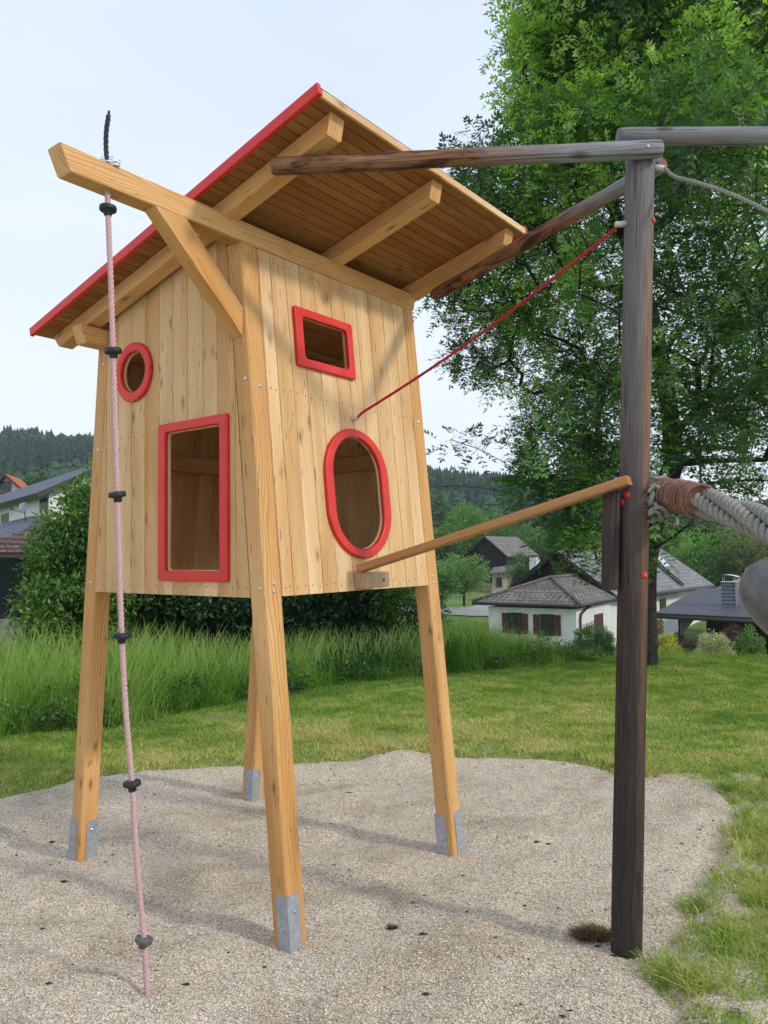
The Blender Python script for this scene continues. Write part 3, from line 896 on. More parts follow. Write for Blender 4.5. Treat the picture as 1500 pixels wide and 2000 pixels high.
class Opening:
    def __init__(s, c, z0, z1, hw, r): s.c, s.z0, s.z1, s.hw, s.r = c, z0, z1, hw, r
    def span(s, q):
        """vertical extent of the opening at position q, or None"""
        dx = abs(q - s.c)
        if dx >= s.hw: return None
        k = dx - (s.hw - s.r)
        m = 0 if k <= 0 else s.r - math.sqrt(max(s.r ** 2 - k ** 2, 0))
        return (s.z0 + m, s.z1 - m)
def wall(name, seams, pos, zlo, ztop, ops, thick=0.014, nails=()):
    """pos(s, z, d) -> point, d = depth behind the face; every board has V-grooved edges"""
    mb = MB()
    for s0, s1 in zip(seams[:-1], seams[1:]):
        tint = random.random(); uo = (random.random() * 5, random.random() * 9)
        n = max(3, int(math.ceil((s1 - s0) / 0.011)))
        cols = [s0 + 0.0004, s0 + 0.0035] + [s0 + 0.003 + (s1 - s0 - 0.006) * k / n for k in range(1, n)] + [s1 - 0.0035, s1 - 0.0004]
        dz = [0.006, 0] + [0] * (n - 1) + [0, 0.006]
        def piece(za, zb_, cs, ds):
            m = len(cs)
            b = len(mb.v)
            fr = []; 
            for s, d, a, c in zip(cs, ds, za, zb_):
                mb.v.extend([tuple(pos(s, a, d)), tuple(pos(s, c, d)), tuple(pos(s, a, thick)), tuple(pos(s, c, thick))])
            for k in range(m - 1):
                i = b + 4 * k; j = i + 4
                uvq = lambda s, z: (s + uo[0], z + uo[1])
                a0, c0, a1, c1 = za[k], zb_[k], za[k + 1], zb_[k + 1]
                mb.face((i, j, j + 1, i + 1), (uvq(cs[k], a0), uvq(cs[k + 1], a1), uvq(cs[k + 1], c1), uvq(cs[k], c0)), tint)
                mb.face((i + 2, i + 3, j + 3, j + 2), (uvq(cs[k], a0), uvq(cs[k], c0), uvq(cs[k + 1], c1), uvq(cs[k + 1], a1)), tint)
                mb.face((i, i + 2, j + 2, j), None, tint)
                mb.face((i + 1, j + 1, j + 3, i + 3), None, tint)
            for k in (0, m - 1):
                i = b + 4 * k; mb.face((i, i + 1, i + 3, i + 2), None, tint)
        # split the board's columns into runs crossed by the same openings
        def covers(a, c):
            q = (a + c) / 2
            return tuple(sorted([o for o in ops if o.c - o.hw < q < o.c + o.hw], key=lambda o: o.z0))
        cc = list(zip(cols, dz))
        for o in ops:
            for e in (o.c - o.hw, o.c + o.hw):
                if cols[0] < e < cols[-1]: cc.append((e, 0))
        cc.sort()
        cols = [q[0] for q in cc]; dz = [q[1] for q in cc]
        k = 0
        while k < len(cols) - 1:
            oo = covers(cols[k], cols[k + 1]); e = k + 1
            while e < len(cols) - 1 and covers(cols[e], cols[e + 1]) == oo: e += 1
            cs = cols[k:e + 1]; ds = dz[k:e + 1]
            lo = [zlo(s) for s in cs]; hi = [ztop(s) for s in cs]
            if max(h - l for h, l in zip(hi, lo)) > 0.01:
                for o in oo:
                    mids = [o.span(min(max(s, o.c - o.hw + 1e-5), o.c + o.hw - 1e-5)) for s in cs]
                    piece(lo, [m_[0] for m_ in mids], cs, ds)
                    lo = [m_[1] for m_ in mids]
                piece(lo, hi, cs, ds)
            k = e
        for zn in nails:
            for q in (0.022, s1 - s0 - 0.022):
                s = s0 + q; z = zn(s) + random.uniform(-.006, .006)
                if z > ztop(s) - 0.01 or any(abs(s - o.c) < o.hw + .05 and o.z0 - .055 < z < o.z1 + .055 for o in ops): continue
                P = Vector(pos(s, z, -0.0008)); tx = (Vector(pos(s + 0.01, z, -0.0008)) - P).normalized(); tz = (Vector(pos(s, z + 0.01, -0.0008)) - P).normalized()
                mb.poly([P + tx * (0.0036 * math.cos(6.283 * i / 6)) + tz * (0.0036 * math.sin(6.283 * i / 6)) for i in range(6)], None, 0.5, 1)
    return mb.build(name, [MW['board'], MW['nail']], tower)

op_oval = Opening(0.0115, 1.613, 2.164, 0.182, 0.182)
op_rect = Opening(-0.146, 2.512, 2.710, 0.158, 0.018)
op_door = Opening(-0.220, 1.526, 2.172, 0.192, 0.012)
op_circ = Opening(0.238, 2.512 - 0.099, 2.512 + 0.099, 0.099, 0.099)
seams_r = [-0.5515, -0.479, -0.383, -0.288, -0.188, -0.072, 0.028, 0.124, 0.231, 0.352, 0.451, 0.5515]
wall('front_wall', seams_r, lambda s, z, d: (s, -bz(z) + d + 0.001, z), lambda s: ZB, lambda s: ZT - 0.001, [op_oval, op_rect],
     nails=(lambda s: 1.45, lambda s: 2.33, lambda s: 2.93))
def left_top(s):
    return min(deck(s) - 0.004, (B0 - W - abs(s)) / B1)
sl = [-0.69, -0.61, -0.504, -0.384, -0.285, -0.172, -0.06, 0.046, 0.158, 0.271, 0.388, 0.491, 0.594]
sl = [max(-(bz(ZB) - W) + 0.0005, -0.6)] + [q for q in sl if abs(q) < 0.59] + [bz(ZB) - W - 0.0005]
wall('side_wall', sl, lambda s, z, d: (-A + d + 0.001, s, z), lambda s: ZB - 0.004, left_top, [op_door, op_circ],
     nails=(lambda s: 1.45, lambda s: 2.19))
wall('side_wall', [q for q in np.arange(-0.59, 0.6, 0.1073)], lambda s, z, d: (A - d - 0.001, s, z), lambda s: ZB, left_top, [])
wall('rear_wall', list(np.linspace(-0.5515, 0.5515, 12)), lambda s, z, d: (s, bz(z) - d - 0.001, z), lambda s: ZB, lambda s: ZR - 0.001, [])

# floor and inner rails
mb = MB()
for k in range(11):
    y0 = -0.58 + k * 0.106
    beam(mb, (-A + 0.024, y0 + 0.053, 1.455), (A - 0.024, y0 + 0.053, 1.455), 0.104, 0.022, 0.002, tint=random.random())
mb.build('floor', MW['board'], tower)
mb = MB()
for k in range(10):
    y0 = -0.44 + k * 0.0975
    beam(mb, (-A + 0.024, y0, 2.80 - 0.16 * max(0, y0 / .45)), (A - 0.024, y0, 2.80 - 0.16 * max(0, y0 / .45)), 0.0975, 0.018, 0.002, tint=random.random())
mb.build('light_block_ceiling', MW['board'], tower)  # boards added under the rafters to block eave light and darken the room
for zz, yy in ((2.12, 1), ):
    mb = MB(); beam(mb, (-A + W + .002, bz(zz) - 0.05, zz), (A - W - .002, bz(zz) - 0.05, zz), 0.045, 0.09, 0.004)
    mb.build('inner_rail', MW['leg'], tower)
mb = MB(); beam(mb, (A - 0.05, -0.5, 2.12), (A - 0.05, 0.5, 2.12), 0.045, 0.09, 0.004)
mb.build('inner_rail', MW['leg'], tower)

# front beam carrying the climbing rope, rear beam, brace
BH = 0.094; BW = 0.086
yb = -0.553 + BW / 2
mb = MB()
beam(mb, (-1.496, yb, ZT + BH / 2), (0.668, yb, ZT + BH / 2), BW, BH, 0.006, cut0=lambda sx, sy: max(0, (-sy + 0.0)) * 0.9, cut1=lambda sx, sy: max(0, -sy - 0.012) * 0.8, seg=6, tint=0.25)
mb.build('roof_beam', MW['leg'], tower)
yr = bz(ZR + 0.04) - 0.04
mb = MB()
beam(mb, (-0.80, yr, ZR + 0.047), (0.70, yr, ZR + 0.047), BW, 0.092, 0.006, cut0=lambda sx, sy: max(0, -sy) * 0.7, tint=0.6)
mb.build('roof_beam', MW['leg'], tower)
mb = MB()
yf0 = -0.560; yf1 = yf0 + 0.074
prof = [(-1.105, ZT - 0.002), (-0.955, ZT - 0.002), (-A - 0.002, 2.675), (-A - 0.002, 2.548)]
b0 = len(mb.v)
ys_ = [(yf0 + 0.006, 0.008), (yf0, 0.0), (yf1, 0.0)]
fr = [Vector((x, yf0, z)) for x, z in prof]; bk = [Vector((x, yf1, z)) for x, z in prof]
def eproj(p): d = Vector((0.71, 0, -0.71)); return ((Vector((0.71, 0, 0.71))).dot(p), d.dot(p))
for quad in ((fr[0], fr[3], fr[2], fr[1]), (bk[0], bk[1], bk[2], bk[3]), (fr[0], bk[0], bk[3], fr[3]), (fr[1], fr[2], bk[2], bk[1]), (fr[3], bk[3], bk[2], fr[2]), (fr[0], fr[1], bk[1], bk[0])):
    mb.poly(quad, [(eproj(p)[0] + p.y, eproj(p)[1]) for p in quad], 0.2)
br = mb.build('brace', MW['leg'], tower)
bv = br.modifiers.new('bevel', 'BEVEL'); bv.width = 0.005; bv.segments = 2
for P in ((-0.93, yf0, 2.86), (-0.70, yf0, 2.60)): pass

# rafters
RW, RH = 0.082, 0.078
X1 = (-0.756, -0.065, 0.617); YF, YR_ = -1.172, 0.829
for i, x1 in enumerate(X1):
    mb = MB()
    up = Vector((0, S0, 1)).normalized()
    a = Vector((x1 + RW / 2, YF, deck(YF))) - up * (RH / 2); b = Vector((x1 + RW / 2, YR_, deck(YR_))) - up * (RH / 2)
    beam(mb, a, b, RW, RH, 0.007, up=up, cut0=lambda sx, sy: max(0, 0.012 - sy) * 0.75, cut1=lambda sx, sy: max(0, 0.012 - sy) * 0.75, seg=5, tint=0.3 + 0.3 * random.random())
    mb.build('rafter', MW['leg'], tower)
# deck: tongue and groove boards running across
XL, XR, DYF, DYR = -0.844, 0.761, -1.198, 0.861
mb = MB(); dn = 44
T = 0.022
for k in range(dn):
    y0 = DYF + (DYR - DYF) * k / dn; y1 = DYF + (DYR - DYF) * (k + 1) / dn
    tint = random.random(); uo = (random.random() * 4, random.random() * 8)
    g = 0.0024; e = 0.0002; dp = 0.012
    prof = [(y0 + e, deck(y0) + T), (y0 + e, deck(y0) + dp), (y0 + g, deck(y0) + dp), (y0 + g, deck(y0 + g)), (y1 - g, deck(y1 - g)), (y1 - g, deck(y1) + dp), (y1 - e, deck(y1) + dp), (y1 - e, deck(y1) + T)]
    b = len(mb.v)
    for x in (XL, XR):
        for (yy, zz) in prof: mb.v.append((x, yy, zz))
    n = len(prof)
    for i in range(n):
        j = (i + 1) % n
        ui, uj = prof[i][0] + uo[0], prof[j][0] + uo[0]
        mb.face((b + i, b + j, b + n + j, b + n + i), ((ui, XL + uo[1]), (uj, XL + uo[1]), (uj, XR + uo[1]), (ui, XR + uo[1])), tint)
    mb.face([b + n - 1 - i for i in range(n)], None, tint); mb.face([b + n + i for i in range(n)], None, tint)
mb.build('roof_deck', MW['deck'], tower)
mb = MB()
up = Vector((0, S0, 1)).normalized()
off = T / math.cos(math.atan(S0)) 
for (ya, yb2) in ((DYF - 0.004, DYR + 0.004),):
    a = Vector(((XL + XR) / 2, ya, deck(ya) + T + 0.008)); b = Vector(((XL + XR) / 2, yb2, deck(yb2) + T + 0.008))
    beam(mb, a, b, XR - XL - 0.002, 0.010, 0.002, up=up)
mb.build('roof_felt', MW['tar'], tower)
for x in (XL - 0.011, XR + 0.011):
    mb = MB()
    a = Vector((x, DYF - 0.012, deck(DYF - 0.012) + 0.018)); b = Vector((x, DYR + 0.012, deck(DYR + 0.012) + 0.018))
    beam(mb, a, b, 0.020, 0.046, 0.004, up=up, seg=2)
    mb.build('roof_trim', MW['red'], tower)
mb = MB()
a = Vector((XL + 0.002, DYF - 0.008, deck(DYF) + 0.008)); b = Vector((XR - 0.002, DYF - 0.008, deck(DYF) + 0.008))
beam(mb, a, b, 0.014, 0.030, 0.003, tint=0.1)
mb.build('edge_strip', MW['board'], tower)

# red window frames
def frame_ring(name, c, z0, z1, hw, r, ic, iz0, iz1, ihw, ir, pos, sub_label=None):
    n = 10
    def outline(c, z0, z1, hw, r):
        cz = (z0 + z1) / 2; return [(c + p[0], cz + p[1]) for p in rrect(2 * hw, z1 - z0, r, n)]
    o = outline(c, z0, z1, hw, r); i_ = outline(ic, iz0, iz1, ihw, ir)
    def inset(a, b, d):
        out_ = []
        for p, q in zip(a, b):
            v = Vector((q[0] - p[0], q[1] - p[1])); l = v.length; v = v / l * d; out_.append((p[0] + v.x, p[1] + v.y))
        return out_
    rings = [(o, 0.0), (o, -0.013), (inset(o, i_, 0.003), -0.017), (inset(o, i_, 0.007), -0.019), (inset(i_, o, 0.007), -0.019), (inset(i_, o, 0.003), -0.017), (i_, -0.013), (i_, 0.001)]
    mb = MB(); m = len(o)
    for pts, d in rings:
        for (s, z) in pts: mb.v.append(tuple(pos(s, z, d)))
    for k in range(len(rings)):
        kk = (k + 1) % len(rings)
        for i in range(m):
            j = (i + 1) % m
            mb.face((k * m + i, k * m + j, kk * m + j, kk * m + i), None, 0.5, 0, k not in (3, 7))
    ob = mb.build('window_frame', MW['red'], tower)
    ob['label'] = sub_label
    bm_fix(ob)
    return ob
def bm_fix(ob):
    import bmesh
    bm = bmesh.new(); bm.from_mesh(ob.data); bmesh.ops.recalc_face_normals(bm, faces=bm.faces); bm.to_mesh(ob.data); bm.free()
pr_ = lambda s, z, d: (s, -bz(z) + d, z)
pl_ = lambda s, z, d: (-A + d, s, z)
frame_ring('r', -0.1495, 2.465, 2.755, 0.2075, 0.012, -0.146, 2.510, 2.712, 0.160, 0.022, pr_, 'small red rectangular frame high on the sunny wall')
frame_ring('o', 0.0125, 1.568, 2.209, 0.2405, 0.2405, 0.0115, 1.611, 2.166, 0.1835, 0.1835, pr_, 'red oval frame low on the sunny wall')
frame_ring('d', -0.218, 1.475, 2.219, 0.249, 0.012, -0.220, 1.522, 2.177, 0.196, 0.016, pl_, 'large tall red rectangular frame on the shaded wall')
frame_ring('c', 0.240, 2.510 - 0.149, 2.510 + 0.149, 0.149, 0.149, 0.238, 2.411, 2.613, 0.101, 0.101, pl_, 'round red frame on the shaded wall')

# block that carries the plank
mb = MB()
yb_ = -bz(1.46)
beam(mb, (-0.070, yb_ - 0.052, 1.464), (0.075, yb_ - 0.052, 1.464), 0.100, 0.074, 0.004, tint=0.15)
mb.build('support_block', wood_mat('planed_block', (0.50, 0.38, 0.25), (0.42, 0.30, 0.18), (0.30, 0.19, 0.10), knots=False), tower)
mb = MB(); bolt((0.03, yb_ - 0.1025, 1.464), (0, -1, 0), 0.007, 0.002)
mb.build('screw', MW['nail'], tower)

# ------------------------------------------------------------------ climbing rope
# hole in the beam under-side
ty = yb
tops = tw(-1.23, ty, ZT)
def hit_beam(px, py, z):
    d = ray(px, py); return Vector((0, 0, CAM_H)) + d * ((z - CAM_H) / d.z)
hole = hit_beam(210, 374, ZT)
foot = Vector((-0.879, 2.866, 0.0))
cr_root = empty('climbing_rope', (foot.x, foot.y, 0))
tag(cr_root, 'pink climbing rope with black foot discs hanging from the long beam into the gravel', 'rope')
pix = [(210, 374), (212, 440), (217, 560), (221, 690), (225, 830), (229, 970), (233, 1110), (238, 1245), (246, 1390), (258, 1533), (267, 1680), (281, 1838), (286, 1920), (288, 1965)]
D0, D1 = (hole - Vector((0, 0, CAM_H))).dot(CF), (foot - Vector((0, 0, CAM_H))).dot(CF)
pts = []
for px, py in pix:
    t = (py - 374) / (1965 - 374); pts.append(at(px, py, D0 + (D1 - D0) * t))
pts = [pts[0] + Vector((0, 0, 0.08))] + pts
path = smoothpath(pts, 420)
inv = Matrix.Translation(-Vector((foot.x, foot.y, 0)))
mb = MB(); rope(mb, [inv @ p for p in path], 0.0108, 3, 0.055, 7)
mb.build('rope', MW['pink'], cr_root)
def lathe(mb, c, axis, prof, n=24, mi=0, tint=0.5):
    axis = axis.normalized(); x = axis.orthogonal().normalized(); y = axis.cross(x)
    rings = [[c + axis * h + x * (r * math.cos(2 * math.pi * k / n)) + y * (r * math.sin(2 * math.pi * k / n)) for k in range(n)] for r, h in prof]
    sweep(mb, rings, True, tint, mi, True)
def nearest(path, px, py):
    best = min(range(len(path)), key=lambda i: (path[i] - at(px, py, (path[i] - Vector((0, 0, CAM_H))).dot(CF))).length)
    return best
for k, (px, py) in enumerate(((211, 408), (221, 687), (229, 969), (238, 1244), (258, 1533), (281, 1838))):
    i = nearest(path, px, py); c = path[i]; ax = (path[i - 6] - path[i + 6]).normalized()
    tilt = Vector((random.uniform(-.1, .1), random.uniform(-.1, .1), 0)) + (Vector((0.25, 0.1, 0)) if k == 5 else Vector((0, 0, 0)))
    ax = (ax + tilt).normalized()
    mb = MB()
    lathe(mb, inv @ c, ax, [(0.0, 0.013), (0.026, 0.013), (0.0305, 0.011), (0.032, 0.007), (0.032, -0.003), (0.0295, -0.007), (0.017, -0.009), (0.0155, -0.011), (0.0145, -0.024), (0.012, -0.026), (0, -0.026)])
    mb.build('foot_disc', MW['dusty'] if k == 5 else MW['rubber'], cr_root)
# cable end and clamps above the beam
btop = hole + Vector((0, 0, BH))
cp = [at(209, 312, D0 + 0.0), at(207, 285, D0), at(208, 255, D0 - .01), at(212, 226, D0 - .01)]
mb = MB(); rope(mb, [inv @ p for p in smoothpath(cp, 60)], 0.0092, 3, 0.06, 7)
tube(mb, [inv @ cp[-1], inv @ at(213, 217, D0 - 0.01)], 0.0055, 8)
mb.build('cable_end', MW['cable'], cr_root)
mb = MB()
for (px, py, dx) in ((207, 312, 0), (222, 319, 0.02)):
    c = inv @ at(px, py, D0 - 0.01)
    tube(mb, [c + Vector((0.014 * math.cos(a), 0.008 * math.sin(a), 0.010 * math.sin(a))) for a in np.linspace(0, 6.283, 14)], 0.0035, 6)
    tube(mb, [c + Vector((-0.022, 0, -0.002)), c + Vector((0.022, 0.004, -0.007))], 0.006, 8)
    tube(mb, [c + Vector((0.018, 0, -0.008)), c + Vector((0.024, 0.0, 0.012))], 0.003, 6)
    tube(mb, [c + Vector((-0.018, 0, -0.006)), c + Vector((-0.014, 0.0, 0.012))], 0.003, 6)
mb.build('rope_clamp', MW['bolt'], cr_root)

# ------------------------------------------------------------------ old log frame
base = Vector((0.936, 3.147, 0))
frame = empty('log_frame', base)
tag(frame, 'old weathered log post with two log arms standing in the gravel', 'climbing frame')
invf = Matrix.Translation(-base)
def wob(seed, amt=0.02):
    ph = [random.random() * 6.28 for _ in range(4)]
    return lambda t, a: amt * (math.sin(3 * a + ph[0] + 4 * t) * 0.5 + math.sin(9 * t + ph[1] + a) + 0.6 * math.sin(23 * t + ph[2] - 2 * a))
ptop = at(1250, 296, 3.165)
mb = MB()
pp = [invf @ (at(1222, 1858, 3.147 / CF.y * 1.0) if False else base + Vector((0, 0, -0.1)))]
p0 = base + Vector((0, 0, -0.08))
pathp = [invf @ p0.lerp(ptop, k / 26) for k in range(27)]
tube(mb, pathp, lambda t: 0.0605 - 0.003 * t, 28, True, 0.5, True, rfn=wob(1, 0.010), uoff=(0, 0))
post = mb.build('post', MW['pole'], frame)
def chunky_log(a, b, r0, r1, mat, name, n=24, seg=40, wobamt=0.03, rounded=0.02):
    mb = MB(); a = invf @ a; b = invf @ b
    L_ = (b - a).length; ts = [0.0, rounded * 0.25, rounded] + [rounded + (1 - 2 * rounded) * k / seg for k in range(1, seg)] + [1 - rounded, 1 - rounded * 0.25, 1.0]
    def rad(t):
        r = r0 + (r1 - r0) * t; e = min(t, 1 - t)
        return r * (0.86 if e == 0 else (0.95 if e < rounded * 0.5 else 1.0))
    rings = []; w = wob(2, wobamt)
    fr_ = frames([a, b]); x, y = fr_[0][1], fr_[0][2]
    for t in ts:
        c = a.lerp(b, t); rr = rad(t)
        rings.append([c + x * (rr * (1 + w(t, 6.283 * k / n)) * math.cos(6.283 * k / n)) + y * (rr * (1 + w(t, 6.283 * k / n)) * math.sin(6.283 * k / n)) for k in range(n)])
    sweep(mb, rings, True, 0.5, 0, True, (random.random(), 0.0))
    return mb.build(name, mat, frame)
chunky_log(at(530, 325, 3.05), at(1291, 291, 3.09), 0.0335, 0.0365, MW['arm'], 'log_arm', wobamt=0.035)
chunky_log(at(848, 577, 4.30), at(1296, 318, 3.22), 0.034, 0.034, MW['arm'], 'log_arm', wobamt=0.05)
ob_ = chunky_log(at(1206, 267, 3.9), at(2500, 262, 3.85), 0.044, 0.047, MW['greylog'], 'overhead_log', wobamt=0.02)
ob_.parent = None; ob_.location = base
tag(ob_, 'grey weathered log running out of the picture at upper right behind the post top', 'log')
# half-log spacer with the plank end on it
mb = MB()
c0 = at(1189, 1152, 3.10); c1 = at(1192, 958, 3.10)
rings = []
for k in range(8):
    c = (invf @ c0).lerp(invf @ c1, k / 7)
    sec = [(0.030, 0.03), (0.030, -0.03), (0.018, -0.036), (-0.006, -0.034), (-0.022, -0.022), (-0.029, 0.0), (-0.025, 0.02), (-0.008, 0.034), (0.016, 0.036)]
    rings.append([c + Vector((q[0], q[1], 0)) for q in sec])
sweep(mb, rings)
mb.build('spacer', MW['darklog'], frame)
# red plastic bolt caps
def pole_center(z):
    t = (z - p0.z) / (ptop.z - p0.z); return p0.lerp(ptop, t)
for (px, py) in ((1224, 967), (1214, 981), (1259, 1124), (1276, 430)):
    d = ray(px, py); o_ = Vector((0, 0, CAM_H))
    z = o_.z + d.z * 3.1; c = pole_center(z)
    # hit the post's surface
    dx, dy = d.x, d.y; ox, oy = o_.x - c.x, o_.y - c.y
    a_ = dx * dx + dy * dy; b_ = 2 * (ox * dx + oy * dy); cc = ox * ox + oy * oy - 0.0585 ** 2
    disc = b_ * b_ - 4 * a_ * cc
    tt = (-b_ - math.sqrt(max(disc, 0))) / (2 * a_)
    P = o_ + d * tt; nrm = Vector((P.x - c.x, P.y - c.y, 0)).normalized()
    mb = MB(); lathe(mb, invf @ P, nrm, [(0.0145, -0.003), (0.0142, 0.001), (0.011, 0.005), (0.005, 0.007), (0.0, 0.0075)], 16)
    mb.build('bolt_cap', MW['red'], frame)
mb = MB(); q = invf @ at(1266, 284, 3.05)
lathe(mb, q, Vector((0, -1, 0.1)), [(0.006, -0.004), (0.006, 0.0), (0.0, 0.001)], 10)
mb.build('log_bolt', MW['bolt'], frame)

# ------------------------------------------------------------------ plank between hut and post
pa = tw(-0.078, -bz(1.52) - 0.052, 1.5185); pb = at(1229, 938, 3.02)
pk = empty('sloping_plank', pa)
tag(pk, 'smooth orange brown plank sloping from the block under the oval window up to the post', 'plank')
mb = MB(); beam(mb, Vector((0, 0, 0)), pb - pa, 0.070, 0.037, 0.007, seg=4, tint=0.5)
mb.build('plank', MW['plank'], pk)

# ------------------------------------------------------------------ red rope
ra = tw(0.019, -0.613, 2.263); rb = at(1213, 438, 3.15)
rr_ = empty('red_rope', ra)
tag(rr_, 'thin taut red rope running from the hut wall up to the weathered post', 'rope')
d = (rb - ra)
ins = tw(0, 1, 0) - tw(0, 0, 0)
mb = MB(); rp = [Vector((0, 0, 0)) - ins * 0.03 + d * 0.0, d * 0.03] + [d * t - Vector((0, 0, 0.05 * math.sin(math.pi * t))) for t in np.linspace(0.06, 1, 60)]
rp = smoothpath([Vector((0, 0, 0)) - ins * 0.03, d * 0.02 - ins * .02] + [d * t - Vector((0, 0, 0.035 * math.sin(math.pi * t))) for t in np.linspace(0.05, 0.985, 14)], 500)
rope(mb, rp, 0.0068, 3, 0.035, 6)
mb.build('rope', MW['redrope'], rr_)
mb = MB(); lathe(mb, Vector((0, 0, 0)), -ins.normalized() + Vector((0.25, 0, 0.12)), [(0.012, -0.015), (0.012, 0.032), (0.009, 0.036), (0, 0.036)], 16)
mb.build('ferrule', MW['ferrule'], rr_)
mb = MB(); lathe(mb, d + Vector((-0.012, 0, 0)), Vector((1, 0, 0.06)), [(0, -0.012), (0.011, -0.012), (0.012, -0.009), (0.0125, 0.035), (0, 0.036)], 16)
mb.build('ferrule', MW['ferrule'], rr_)

# ------------------------------------------------------------------ grey thin rope right of the post
ga = at(1282, 328, 3.15)
gr = empty('grey_rope', ga)
tag(gr, 'thin grey rope sagging away to the right from the top of the post', 'rope')
gp = smoothpath([at(1276, 326, 3.16) - ga, at(1296, 328, 3.14) - ga, at(1318, 345, 3.1) - ga, at(1360, 356, 3.0) - ga, at(1430, 380, 2.9) - ga, at(1500, 413, 2.8) - ga, at(1600, 468, 2.65) - ga], 260)
mb = MB(); rope(mb, gp, 0.0078, 3, 0.045, 6); mb.build('rope', MW['greyrope'], gr)
mb = MB(); tube(mb, [at(1272, 326, 3.16) - ga, at(1297, 329, 3.14) - ga], 0.012, 14); mb.build('ferrule', MW['ferrule'], gr)

# ------------------------------------------------------------------ thick rope net edge
ka = at(1270, 975, 3.15)
kr = empty('thick_rope', ka)
tag(kr, 'very thick laid grey rope bound with terracotta cord beside the post', 'rope')
kp = [at(1300, 962, 3.10), at(1330, 970, 3.02), at(1370, 980, 2.90), at(1430, 1000, 2.72), at(1500, 1028, 2.52), at(1600, 1082, 2.3)]
kpath = smoothpath([p - ka for p in kp], 700)
mb = MB(); rope(mb, kpath, 0.057, 4, 1.15, 7, 0, 3, 0.095)
mb.build('laid_rope', MW['greyrope'], kr)
mb = MB()
seg = smoothpath([at(1298, 966, 3.10) - ka, at(1330, 970, 3.03) - ka, at(1368, 980, 2.86) - ka], 420)
fr_ = frames(seg); coil = []
for i, (p, x, y) in enumerate(fr_):
    a = i / 420 * 15 * 6.283; rr = 0.0605 + 0.003 * math.sin(i * .05)
    coil.append(p + x * (rr * math.cos(a)) + y * (rr * math.sin(a)))
tube(mb, coil, 0.0062, 7)
tube(mb, seg[::20], 0.056, 16)
mb.build('cord_binding', MW['cord'], kr)
mb = MB()
for k in range(26):     # loops and frayed ends where the rope is spliced round the post
    c = at(1266 + random.random() * 34, 940 + random.random() * 66, 3.12 + random.uniform(-.05, .06)) - ka
    R_ = random.uniform(0.015, 0.038); ax = Vector((random.gauss(0, 1), random.gauss(0, 1), random.gauss(0, 1))).normalized(); x = ax.orthogonal().normalized(); y = ax.cross(x)
    tube(mb, [c + x * (R_ * math.cos(a)) + y * (R_ * math.sin(a)) + ax * (0.01 * a) for a in np.linspace(0, 5.2, 16)], random.uniform(0.006, 0.011), 6)
for k in range(5):
    tube(mb, smoothpath([at(1266, 945 + k * 12, 3.16) - ka, at(1280, 944 + k * 12, 3.10) - ka, at(1302, 948 + k * 8, 3.07) - ka], 16), 0.013, 8)
for k in range(420):
    c = at(1262 + random.random() * 36, 936 + random.random() * 76, 3.10 + random.uniform(-.06, .05)) - ka
    dv = Vector((random.gauss(0, 1), random.gauss(0, 1), random.gauss(-.3, 1))).normalized() * random.uniform(0.012, 0.035)
    tube(mb, [c, c + dv * .5 + Vector((0, 0, -.002)), c + dv + Vector((0, 0, -.008))], 0.0011, 3)
mb.build('splice', MW['greyrope'], kr)

# rounded grey timber at the right edge
wa = at(1560, 1150, 1.55)
wr = empty('rounded_timber', wa)
tag(wr, 'smooth rounded end of a thick grey timber at the right edge', 'timber')
mb = MB(); rings = []
# blunt egg-shaped end tapering down to the right
tip = at(1457, 1108, 1.50) - wa; e1 = at(1600, 1215, 1.45) - wa
ax = (e1 - tip).normalized(); x = ax.cross(Vector((0, 0, 1))).normalized(); y = x.cross(ax)
for k in range(30):
    t = k / 29; l = t * 0.34
    r = 0.078 * (1 - (1 - min(l / 0.13, 1)) ** 2.3) ** 0.5 if l < 0.13 else 0.078 - (l - .13) * 0.05
    rings.append([tip + ax * l + x * (max(r, .0005) * 0.9 * math.cos(6.283 * i / 40)) + y * (max(r, .0005) * math.sin(6.283 * i / 40)) for i in range(40)])
sweep(mb, rings, True, 0.5, 0, True)
mb.build('timber', MW['timber'], wr)

# ------------------------------------------------------------------ clods beside the post
def clod(px, py, rx, h, n, label, tintb):
    g = at(px, py, 1); d = ray(px, py); g = Vector((0, 0, CAM_H)) + d * (-CAM_H / d.z)
    cx, cy = g.x, g.y
    a = rng.random(n) * 6.283; r = np.sqrt(rng.random(n))
    x = cx + rx * r * np.cos(a); y = cy + rx * 0.6 * r * np.sin(a)
    z = gravel_h(x, y) + h * (1 - r * r) * rng.random(n)
    o = blades('turf_clod', x, y, z - 0.004, h * 0.8 + 0.012 * rng.random(n), 0.0018, 0.8 + 1.6 * rng.random(n), np.clip(tintb + rng.normal(0, .12, n), 0, 1), DRY, 1)
    tag(o, label, 'clod')
DRY = leaf_mat('dry_root', [(0, (0.08, 0.055, 0.028)), (0.5, (0.22, 0.155, 0.08)), (1, (0.34, 0.30, 0.13))], 0.1, 0.02)
clod(1160, 1829, 0.068, 0.028, 2600, 'brown clod of dry turf lying left of the post foot', 0.35)
clod(765, 1808, 0.018, 0.008, 240, 'tiny dark clod of soil lying in the open gravel', 0.1)

